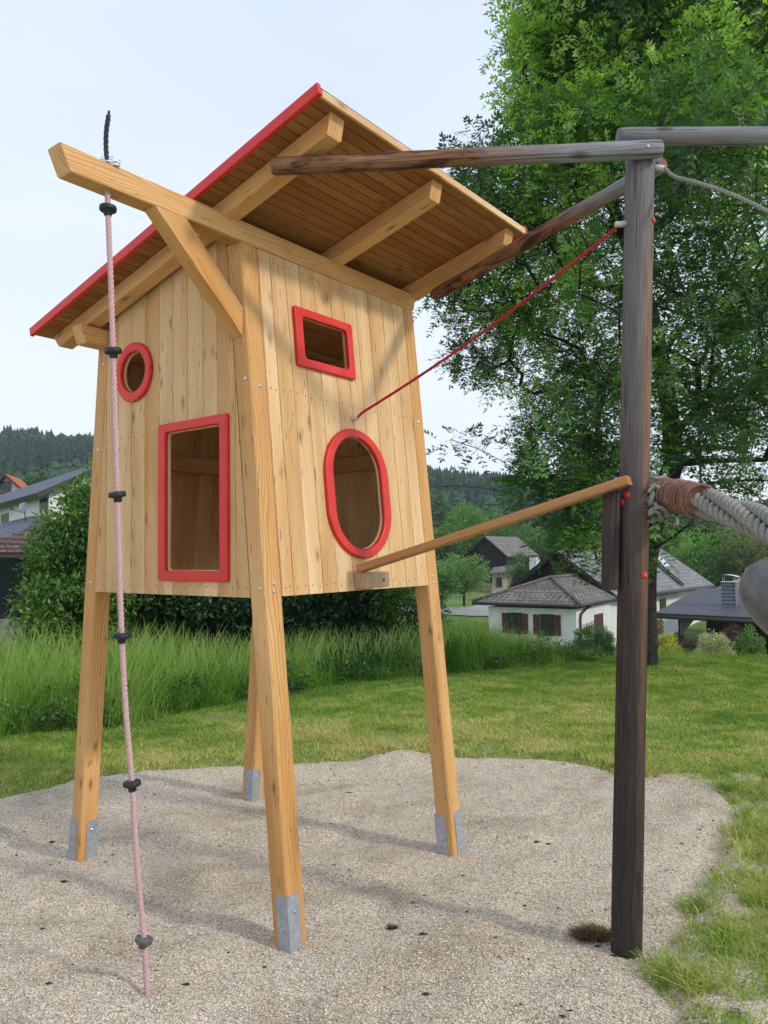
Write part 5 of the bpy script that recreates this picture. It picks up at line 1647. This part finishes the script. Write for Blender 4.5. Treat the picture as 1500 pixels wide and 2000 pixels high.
# hip roof
ec = at(1132, 1181, 34.0); ez = ec.z
E0 = ec; E1 = ec + he * 5.25; ap = ec + he * 2.30 + hd * 2.65; ap.z = 0.20
E0b = E0 + hd * 7.5; E1b = E1 + hd * 7.5; apb = ap + hd * 3.6
mb = MB()
slab(mb, [E0, E1, ap], 0.10, mi=0, under=1)
slab(mb, [E0b, E0, ap, apb], 0.10, mi=0, under=1)
slab(mb, [E1, E1b, apb, ap], 0.10, mi=0, under=1)
hooks(E1, E0, ap, ap, (0.10, 0.19, 0.28, 0.42), 15)
hooks(E0, E0b, ap, apb, (0.10, 0.19, 0.28), 14)
hr = lmb(mb).build('hip_roof', [TILE_BROWN, GUTTER, SNOWG], wh)
mb = MB()
for a, b in ((E0, ap), (E1, ap), (ap, apb)):
    tube(mb, [a + Vector((0, 0, 0.03)), b + Vector((0, 0, 0.04))], 0.085, 8, smooth=True)
lmb(mb).build('ridge_tile', TILE_BROWN, hr)
mb = MB()
for a, b in ((E0, E1), (E0, E0b)):
    tube(mb, [a + Vector((0, 0, -0.07)), b + Vector((0, 0, -0.07))], 0.075, 8)
lmb(mb).build('gutter', GUTTER, wh)
pd = hitp(1143, 1190, K, he) + Vector((0, 0, 0))
mb = MB()
b0_ = K + hd * 1.15 - he * 0.08
tube(mb, [Vector((b0_.x - he.x * .3, b0_.y - he.y * .3, ez - 0.1)), Vector((b0_.x, b0_.y, ez - 0.30)), Vector((b0_.x - hd.x * .7, b0_.y - hd.y * .7, ez - 0.5)), Vector((b0_.x - hd.x * .8, b0_.y - hd.y * .8, ez - 0.75)), Vector((b0_.x - hd.x * .8, b0_.y - hd.y * .8, -3.9))], 0.055, 8)
lmb(mb).build('downpipe', GUTTER, wh)
nf = hd
for (x0, x1, y0, y1, sh) in ((994, 1020, 1198, 1237, ((981, 993), (1021, 1032))), (1057, 1083, 1201, 1240, ((1042, 1055), (1084, 1096)))):
    a = hitp(x0, y0, K, hd); b = hitp(x1, y1, K, hd)
    z1, z0 = a.z, b.z; q0 = Vector((a.x, a.y, 0)); q1 = Vector((b.x, b.y, 0))
    mb = MB(); boxp(mb, q0 - hd * 0.05, q1 - q0, hd * 0.06, z0, z1)
    wn = lmb(mb).build('window', GLASS, wh)
    mb = MB(); w_ = q1 - q0
    for (f0, f1, za, zb_) in ((-0.03, 0.03, z0, z1), (0.47, 0.53, z0, z1), (0.97, 1.03, z0, z1), (-.03, 1.03, z1, z1 + 0.05), (-.03, 1.03, z0 - 0.05, z0)):
        boxp(mb, q0 + w_ * f0 - hd * 0.075, w_ * (f1 - f0), hd * 0.03, za, zb_)
    for k in range(1, 5):
        zz = z0 + (z1 - z0) * k / 5; boxp(mb, q0 - hd * 0.07, w_, hd * 0.015, zz - 0.008, zz + 0.008)
    lmb(mb).build('frame', DARKWOOD, wn)
    for s0_, s1_ in sh:
        a2 = hitp(s0_, y0, K, hd); b2 = hitp(s1_, y1, K, hd)
        mb = MB(); boxp(mb, Vector((a2.x, a2.y, 0)) - hd * 0.07, Vector((b2.x - a2.x, b2.y - a2.y, 0)), hd * 0.05, z0 - 0.02, z1 + 0.02)
        lmb(mb).build('shutter', SHUT, wh)
a2 = hitp(1160, 1193, K, he); b2 = hitp(1176, 1193, K, he)
mb = MB(); boxp(mb, Vector((a2.x, a2.y, 0)) - he * 0.05, Vector((b2.x - a2.x, b2.y - a2.y, 0)), he * 0.04, -3.9, -1.55)
lmb(mb).build('door', SHUT, wh)
# main gabled body
hd = Vector((0.66, 0.7513, 0)); he = Vector((-0.7513, 0.66, 0))
G0 = at(1085, 1073, 41.0); sp = 3.45; drop = 2.42; LEN = 14.2
gw = G0 + hd * 0.7
mb = MB()
cA = Vector((gw.x, gw.y, 0)) - he * (sp - 0.7); zt_ = G0.z - 0.2
zw = zt_ - (sp - 0.7) * drop / sp
boxp(mb, cA, he * (2 * (sp - 0.7)), hd * (LEN - 1.4), -4.2, zw)
lmb(mb).build('wall', PLASTER, wh)
a = cA; b = cA + he * (2 * (sp - 0.7)); c_ = Vector((gw.x, gw.y, 0))
for off_ in (0.0, LEN - 1.4):
    o_ = hd * off_; mb = MB()
    mb.poly([a + o_ + Vector((0, 0, zw)), b + o_ + Vector((0, 0, zw)), c_ + o_ + Vector((0, 0, zt_))], [(0, 0), (2 * sp, 0), (sp, 3)])
    lmb(mb).build('gable', BOARDS_DARK, wh)
mb = MB()
for sgn in (1, -1):
    e_ = he * (sp * sgn) + Vector((0, 0, -drop))
    slab(mb, [G0 + e_, G0 + e_ + hd * LEN, G0 + hd * LEN, G0], 0.22, mi=0, under=1)
eA = G0 - he * sp + Vector((0, 0, -drop)); hooks(eA, eA + hd * LEN, G0, G0 + hd * LEN, (0.05, 0.11, 0.17, 0.23), 30)
mr = lmb(mb).build('gable_roof', [TILE_GREY, DARKWOOD, SNOWG], wh)
nrm_s = (hd).cross(he * -sp + Vector((0, 0, -drop))).normalized()
if nrm_s.z < 0: nrm_s = -nrm_s
def onslope(px, py, lift=0.05): return hitp(px, py, G0, nrm_s) + nrm_s * lift
for quad in (((1283, 1091), (1291, 1089), (1307, 1106), (1298, 1108)), ((1262, 1101), (1267, 1100), (1277, 1110), (1270, 1112))):
    mb = MB(); slab(mb, [onslope(*quad[3]), onslope(*quad[2]), onslope(*quad[1]), onslope(*quad[0])], 0.06)
    sk = lmb(mb).build('skylight', PALE, wh)
mb = MB()
a, b = onslope(1268, 1091, 0.1), onslope(1331, 1144, 0.1)
for k in range(17):
    p = a.lerp(b, k / 16); q = a.lerp(b, (k + .62) / 16); s_ = hd * 0.22
    mb.poly([p - s_, p + s_, q + s_, q - s_])
for sgn in (-1, 1): tube(mb, [a + hd * .24 * sgn, b + hd * .24 * sgn], 0.04, 5)
lmb(mb).build('roof_ladder', DARKWOOD, wh)
mb = MB(); tube(mb, [eA + Vector((0, 0, -.1)), eA + hd * LEN + Vector((0, 0, -.1))], 0.08, 8)
lmb(mb).build('gutter', GUTTER, wh)
cw = Vector((cA.x, cA.y, 0)); a2 = hitp(1288, 1170, cw, he); b2 = hitp(1299, 1170, cw, he)
mb = MB(); boxp(mb, Vector((a2.x, a2.y, 0)) - he * 0.06, Vector((b2.x - a2.x, b2.y - a2.y, 0)), he * 0.05, a2.z - 1.0, a2.z)
lmb(mb).build('window', GLASS, wh)
ch = at(1042, 1115, 43.5)
mb = MB(); boxp(mb, (ch.x - .24, ch.y - .1, 0), hd.cross(Vector((0, 0, 1))) * 0.42, hd * 0.42, ch.z - 1.0, at(1042, 1087, 43.5).z)
chm = fix(lmb(mb).build('chimney', PLASTER, wh))
mb = MB(); boxp(mb, (ch.x - .28, ch.y - .14, 0), hd.cross(Vector((0, 0, 1))) * 0.50, hd * 0.50, at(1042, 1087, 43.5).z + .001, at(1042, 1085, 43.5).z)
lmb(mb).build('cap', GUTTER, chm)

# --- carport
cp_ = empty('carport', at(1390, 1230, 31)); iw = Matrix.Translation(-cp_.location)
tag(cp_, 'open dark carport with flat dark grey felt roof beside the white house', 'carport')
FL = at(1279, 1197, 30.0); FR = at(1512, 1208, 27.6); BL = at(1366, 1148, 37.2); BR = FR + (BL - FL)
mb = MB(); slab(mb, [FL, FR, BR, BL], 0.20, mi=0, under=1)
lmb(mb).build('roof', [FELT, GUTTER], cp_)
mb = MB(); tube(mb, [FL + Vector((0, 0, -.14)), FR + Vector((0, 0, -.14))], 0.075, 8); lmb(mb).build('gutter', GUTTER, cp_)
ux = (FR - FL); uy = (BL - FL); ux.z = 0; uy.z = 0
for f, g in ((0.17, 0.08), (0.55, 0.08), (0.93, 0.08), (0.17, .9), (.93, .9)):
    p = FL + ux * f + uy * g; mb = MB(); boxp(mb, (p.x, p.y), ux.normalized() * .16, uy.normalized() * .16, -4.2, FL.z - 0.2 + 0.5 * g)
    lmb(mb).build('post', DARKWOOD, cp_)
mb = MB(); p = FL + ux * 0.10 + uy * 0.9; boxp(mb, (p.x, p.y), ux * 0.9, uy.normalized() * .1, -4.2, FL.z + 0.25)
p = FL + ux * 0.985 + uy * .08; boxp(mb, (p.x, p.y), uy * 0.8, ux.normalized() * .1, -4.2, FL.z - .2)
lmb(mb).build('wall', BOARDS_DARK, cp_)
q = FL + ux * 0.19 + uy * .07
mb = MB(); mb.poly([q + Vector((0, 0, -.25)), q + ux.normalized() * .55 + Vector((0, 0, -.25)), q + Vector((0, 0, -.95))]); lmb(mb).build('bracket', STONE, cp_)
nz = ux.cross(BL - FL).normalized()
cb = hitp(1428, 1184, FL, (FR - FL).cross(BL - FL).normalized())
mb = MB(); ztop_ = at(1428, 1137, cb.y).z
boxp(mb, (cb.x - .32, cb.y + .1), (ux.normalized() * .52)[:2], (uy.normalized() * .52)[:2], cb.z - .3, ztop_)
chm = fix(lmb(mb).build('chimney', CHIM, cp_))
mb = MB(); o_ = Vector((cb.x - .32, cb.y + .1, 0)); xx = ux.normalized(); yy = uy.normalized()
for f, g in ((.05, .05), (.47, .05), (.47, .47), (.05, .47)):
    pp_ = o_ + xx * f + yy * g; tube(mb, [pp_ + Vector((0, 0, ztop_)), pp_ + Vector((0, 0, ztop_ + .22))], 0.012, 5)
n_ = 8; prev = None
for k in range(n_ + 1):
    f = k / n_; zc = ztop_ + .20 + .10 * math.sin(math.pi * (0.15 + .85 * f) * .95); s_ = -.12 + f * .76
    cur = (o_ + xx * s_ - yy * .08 + Vector((0, 0, zc)), o_ + xx * s_ + yy * .6 + Vector((0, 0, zc)))
    if prev: mb.poly([prev[0], cur[0], cur[1], prev[1]])
    prev = cur
boxp(mb, o_ - xx * .03 - yy * .03, xx * .58, yy * .58, ztop_ + .001, ztop_ + .03)
lmb(mb).build('cap', PALE, chm)

# --- roof behind the carport
gb = empty('grey_house', at(1450, 1150, 44)); iw = Matrix.Translation(-gb.location)
tag(gb, 'low house with mottled grey hipped roof behind the carport', 'house')
a = at(1388, 1152, 41); b = a + ux.normalized() * 10; tz = at(1416, 1112, 44); 
back = uy.normalized() * 6.0
mb = MB(); t0 = a + ux.normalized() * 2.0 + uy.normalized() * 3.0; t0.z = tz.z; t1 = t0 + ux.normalized() * 6
slab(mb, [a, b, t1, t0], 0.12, mi=0, under=1); slab(mb, [a + back, a, t0], 0.12, mi=0, under=1); slab(mb, [b + back, a + back, t0, t1], .12, mi=0, under=1); slab(mb, [b, b + back, t1], .12, mi=0, under=1)
lmb(mb).build('roof', [TILE_OLD, GUTTER], gb)
mb = MB(); boxp(mb, (a + ux.normalized() * .4 + uy.normalized() * .4)[:2], (ux.normalized() * 9.2)[:2], (uy.normalized() * 5.2)[:2], -4.0, a.z); fix(lmb(mb).build('wall', PLASTER, gb))

# --- old barn
bn = empty('old_barn', at(960, 1150, 74)); iw = Matrix.Translation(-bn.location)
tag(bn, 'old dark timber barn with pale stone lean-to beyond the road', 'barn')
bd = Vector((0.50, 0.866, 0)); be = Vector((-0.866, 0.5, 0))
B0_ = at(946, 1047, 74); bs = 2.35; bdz = 2.0; BL_ = 9
mb = MB()
for sgn in (1, -1):
    e_ = be * (bs * sgn) + Vector((0, 0, -bdz)); slab(mb, [B0_ + e_, B0_ + e_ + bd * BL_, B0_ + bd * BL_, B0_], 0.15, mi=0, under=1)
lmb(mb).build('roof', [TILE_OLD, DARKWOOD], bn)
mb = MB(); c0_ = Vector((B0_.x, B0_.y, 0)) + bd * .4 - be * (bs - .35); wz = B0_.z - bdz * (bs - .35) / bs - .12
boxp(mb, c0_, be * (2 * (bs - .35)), bd * (BL_ - .8), -1.6, wz)
mb.poly([c0_ + Vector((0, 0, wz)), c0_ + be * (2 * (bs - .35)) + Vector((0, 0, wz)), Vector((B0_.x, B0_.y, B0_.z - .12)) + bd * .4], [(0, 0), (4, 0), (2, 2)])
lmb(mb).build('wall', BOARDS_DARK, bn)
mb = MB(); l0 = at(962, 1152, 70); l1 = at(1006, 1150, 70)
boxp(mb, (l0.x, l0.y), (l1 - l0)[:2], (0.9, 3.0), -3.6, at(980, 1116, 70).z)
boxp(mb, (c0_ )[:2], be * (2 * (bs - .35)), bd * (BL_ - .8), -3.8, -1.62)
lean = fix(lmb(mb).build('stone_base', TAN, bn))
mb = MB(); q0 = at(958, 1119, 69.5); q1 = at(1010, 1113, 69.5); slab(mb, [q0, q1, q1 + Vector((.6, 2.5, .45)), q0 + Vector((.6, 2.5, .45))], .1)
lmb(mb).build('lean_to_roof', TILE_OLD, bn)
mb = MB(); q0 = at(970, 1140, 69.9); boxp(mb, (q0.x, q0.y), (.5, -.01), (0, .2), q0.z - .3, q0.z + .55); lmb(mb).build('window', GLASS, bn)

# --- road and fence
def ribbon(name, path, w, mat, lift, label):
    V = []; F = []; P = smoothpath([Vector((x, y, 0)) for x, y in path], 90)
    for i, p in enumerate(P):
        t = (P[min(i + 1, len(P) - 1)] - P[max(i - 1, 0)]).normalized(); s = Vector((t.y, -t.x, 0))
        for k in range(5):
            q = p + s * (w * (k / 4 - .5)); V.append((q.x, q.y, float(terrain(np.array([q.x]), np.array([q.y]))[0]) + lift))
    for i in range(len(P) - 1):
        for k in range(4): b = i * 5 + k; F.append((b, b + 1, b + 6, b + 5))
    o = mesh_np(name, V, F, np.zeros(len(F)), mat, smooth=True); tag(o, label, kind='structure')
ribbon('road', [(-30, 49.5), (-14, 50.3), (-2, 51.0), (4, 51.4), (7.2, 52.8), (9.4, 58), (11, 67), (12, 80)], 3.4, ASPH, 0.09, 'pale asphalt lane crossing the meadow')
fc = empty('rail_fence', (3.0, 31.5, 0)); tag(fc, 'low wooden rail fence in the meadow left of the white house', 'fence')
for k in range(6):
    x = 0.6 + k * 1.05; y = 34.5 + 0.05 * k; z = float(terrain(np.array([x]), np.array([y]))[0])
    mb = MB(); tube(mb, [Vector((x - 3.0, y - 31.5, z - .1)), Vector((x - 3.0, y - 31.5, z + 0.55))], 0.045, 7); mb.build('fence_post', MW['greylog'], fc)
for h_ in (0.45,):
    mb = MB(); pts_ = []
    for k in range(6):
        x = 0.6 + k * 1.05; y = 34.45 + .05 * k; pts_.append(Vector((x - 3, y - 31.5, float(terrain(np.array([x]), np.array([y]))[0]) + h_)))
    tube(mb, pts_, 0.04, 6); mb.build('rail', MW['greylog'], fc)

# --- woodpile and bin beside the carport
p0_ = at(1272, 1222, 31.5)
wp = empty('woodpile', p0_); tag(wp, 'stack of split firewood against the white wall left of the carport', 'woodpile')
mb = MB()
for r_ in range(7):
    for k in range(9):
        c = Vector((k * .105 + (r_ % 2) * .05 - .4, random.uniform(-.03, .03), r_ * .095 - .35)); tube(mb, [c, c + Vector((0.02, .35, 0))], 0.05 * random.uniform(.8, 1.05), 7, tint=random.random(), smooth=False)
mb.build('firewood', MW['board'], wp)
p1_ = at(1274, 1236, 29.5)
bi = empty('garden_bin', p1_); tag(bi, 'dark green bin in front of the woodpile', 'bin')
mb = MB(); sweep(mb, [[Vector((q[0] * s, q[1] * s, z)) for q in rrect(.5, .45, .06, 2)] for s, z in ((.8, -.55), (1, .12), (1.06, .13), (1.06, .17), (.9, .2))]); mb.build('body', plain('bin_green', (0.02, 0.07, 0.05), .5), bi)

# --- left: orange roofed house
oh = empty('orange_roof_house', at(10, 950, 58)); iw = Matrix.Translation(-oh.location)
tag(oh, 'white gabled house with orange tiled roof at the left edge', 'house')
od = Vector((-0.2, 0.98, 0)); oe = Vector((-0.98, -0.2, 0))
O0 = at(9, 924, 57); os_ = 2.3; odz = 2.2
mb = MB()
for sgn in (1, -1):
    e_ = oe * (os_ * sgn) + Vector((0, 0, -odz)); slab(mb, [O0 + e_, O0 + e_ + od * 4.2, O0 + od * 4.2, O0], 0.16, mi=0, under=1)
lmb(mb).build('roof', [TILE_RED, SHUT], oh)
mb = MB(); c0_ = Vector((O0.x, O0.y, 0)) + od * .7 - oe * (os_ - .6); wz = O0.z - odz * (os_ - .6) / os_ - .1
boxp(mb, c0_, oe * (2 * (os_ - .6)), od * 2.9, -1, wz)
mb.poly([c0_ + Vector((0, 0, wz)), c0_ + oe * (2 * (os_ - .6)) + Vector((0, 0, wz)), Vector((O0.x, O0.y, O0.z - .12)) + od * .7])
lmb(mb).build('wall', PLASTER, oh)
mb = MB(); q0 = hitp(0, 940, c0_, od); boxp(mb, (q0 - od * .05)[:2], (oe * -.8)[:2], (od * .03)[:2], q0.z - 1.0, q0.z); lmb(mb).build('window', GLASS, oh)

# --- left: white house under a slate roof
sh_ = empty('slate_roof_house', at(30, 1000, 40)); iw = Matrix.Translation(-sh_.location)
tag(sh_, 'white house with blue grey slate roof and a satellite dish behind the garage', 'house')
sdir = Vector((0.6, -0.8, 0)); up_ = Vector((0.8, 0.6, 0)); e0_ = at(0, 983, 35.0)
eA_ = e0_ - sdir * 20; eB_ = e0_ + sdir * 7
tA = eA_ + up_ * 3.6 + Vector((0, 0, 1.8)); tB = eB_ + up_ * 3.6 + Vector((0, 0, 1.8))
mb = MB(); slab(mb, [eA_, eB_, tB, tA], .2, mi=0, under=1); slab(mb, [eB_ + up_ * 7.2, eA_ + up_ * 7.2, tA, tB], .2, mi=0, under=1)
lmb(mb).build('roof', [TILE_SLATE, GUTTER], sh_)
mb = MB(); c0_ = Vector((eA_.x, eA_.y, 0)) + up_ * .55 + sdir * .4; Ls = (eB_ - eA_).length - .9
boxp(mb, c0_, sdir * Ls, up_ * 6.1, -1, eA_.z + .02)
for f in (0, Ls): mb.poly([c0_ + sdir * f + Vector((0, 0, eA_.z)), c0_ + sdir * f + up_ * 6.1 + Vector((0, 0, eA_.z)), c0_ + sdir * f + up_ * 3.05 + Vector((0, 0, eA_.z + 1.5))])
fix(lmb(mb).build('wall', PLASTER, sh_))
for (x0, x1, y0, y1) in ((3, 17, 1005, 1022), (79, 93, 976, 1000)):
    q0 = hitp(x0, y0, c0_, up_); q1 = hitp(x1, y1, c0_, up_)
    q0 = q0; 
    mb = MB(); boxp(mb, (q0 - up_ * .04)[:2], (q1 - q0)[:2], (up_ * .03)[:2], q1.z, q0.z); lmb(mb).build('window', GLASS, sh_)
dc = at(46, 990, 30.0); mb = MB(); da = Vector((.1, -1, .35)).normalized()
dish = empty('satellite_dish', dc); tag(dish, 'round grey satellite dish standing on the garage roof in front of the white wall', 'satellite dish')
lathe(mb, Vector((0, 0, 0)), da, [(0, -.05), (.06, -.045), (.12, -.03), (.16, -.01), (.185, .02), (.16, -.002), (.10, -.025), (0, -.038)], 24)
mb.build('reflector', plain('dish_grey', (.30, .32, .35), .5), dish)
mb = MB(); tube(mb, [Vector((0, .06, -.05)), Vector((.05, .1, -.65))], .02, 6); tube(mb, [Vector((0, 0, -.22)), Vector((-.28, -.35, -.12))], .012, 6); boxp(mb, (-.32, -.38), (.07, 0), (0, .07), -.14, -.06); mb.build('arm', GUTTER, dish)

mb = MB(); slab(mb, [at(-60, 1085, 27), at(108, 1004, 29), at(62, 1008, 31), at(-60, 1036, 31.5)], .1, mi=0); lmb(mb).build('porch_roof', TILE_SLATE, sh_)
# --- left: garage
ga_ = empty('garage', at(10, 1215, 24)); iw = Matrix.Translation(-ga_.location)
tag(ga_, 'dark open garage with brown pan tiled roof at the left edge', 'garage')
gA = at(-60, 1079, 24.4); gB = at(66, 1075, 25.0); gB.z = gA.z; gd = gB - gA; gd.z = 0; gu = Vector((-gd.y, gd.x, 0)).normalized()
pk_ = at(150, 962, 30.5)
tA = at(-60, 1030, 26.5); rT = gB + gu * 4.2 + gd.normalized() * .2; rT.z = at(112, 985, 28.5).z
tA2 = gA + gu * 0.3; tA2.z = at(-60, 1071, tA2.y).z
mb = MB(); slab(mb, [gA, gB + gd.normalized() * 1.8, rT + gd.normalized() * 1.8, tA2], .12, mi=0, under=1)
slab(mb, [gB + gd.normalized() * 1.8 + gu * 8.4, rT + gd.normalized() * 1.8, gB + gd.normalized() * 1.8], .12, mi=0, under=1)
rf = lmb(mb).build('roof', [TILE_PLUM, SHUT], ga_)
mb = MB()
for r_ in range(11):        # stepped courses of pan tiles
    f = r_ / 11; a = tA2.lerp(rT + gd.normalized() * 1.8, f); b = (gB + gd.normalized() * 1.8).lerp(rT + gd.normalized() * 1.8, f)
    n_ = 44; 
    pts_ = [a.lerp(b, k / (n_ * 4)) + Vector((0, 0, .035 + .028 * math.sin(k * math.pi / 2))) for k in range(n_ * 4 + 1)]
    tube(mb, pts_, .022, 4, smooth=False)
lmb(mb).build('tile_courses', plain('tile_edge', (.13, .09, .085), .85), rf)
mb = MB(); boxp(mb, (gA + gu * 2.2 - gd)[:2], (gd * 1.95)[:2], (gu * .15)[:2], -1.2, gA.z + .5); lmb(mb).build('rear_wall', DARKGREEN, ga_)
mb = MB(); boxp(mb, (gA + gd * 1.12 + gu * .5)[:2], (gu * 1.8)[:2], (gd.normalized() * .15)[:2], -1.2, gA.z); lmb(mb).build('side_wall', DARKGREEN, ga_)
mb = MB(); tube(mb, [gA + Vector((0, -.03, -.16)), gB + gd.normalized() * 1.8 + Vector((0, -.03, -.16))], .07, 8); lmb(mb).build('gutter', GUTTER, ga_)
w0 = at(-40, 1228, 20.5); sw = empty('stone_wall', w0); tag(sw, 'low rough stone wall in front of the garage', 'wall')
mb = MB(); w1 = at(45, 1226, 21.5); boxp(mb, (0, 0), (w1 - w0)[:2], (-.1, .35), -.75, .18); mb.build('masonry', STONE, sw)

# ------------------------------------------------------------------ haze over the valley
def make_haze():
    x0, x1, y0, y1, z0, z1 = -1010.0, 1010.0, -30.0, 720.0, -6.0, 95.0
    V = [(x, y, z) for z in (z0, z1) for y in (y0, y1) for x in (x0, x1)]
    F = [(0, 2, 3, 1), (4, 5, 7, 6), (0, 1, 5, 4), (1, 3, 7, 5), (3, 2, 6, 7), (2, 0, 4, 6)]
    m, t, o = newmat('haze')
    v = N(t, 'ShaderNodeVolumePrincipled')
    v.inputs['Color'].default_value = (0.86, 0.91, 1.0, 1)
    v.inputs['Density'].default_value = 0.00038
    v.inputs['Anisotropy'].default_value = 0.2
    t.links.new(v.outputs[0], o.inputs['Volume'])
    ob = mesh_np('haze', V, F, None, m)
    tag(ob, 'thin pale haze lying over the valley', kind='stuff')
make_haze()
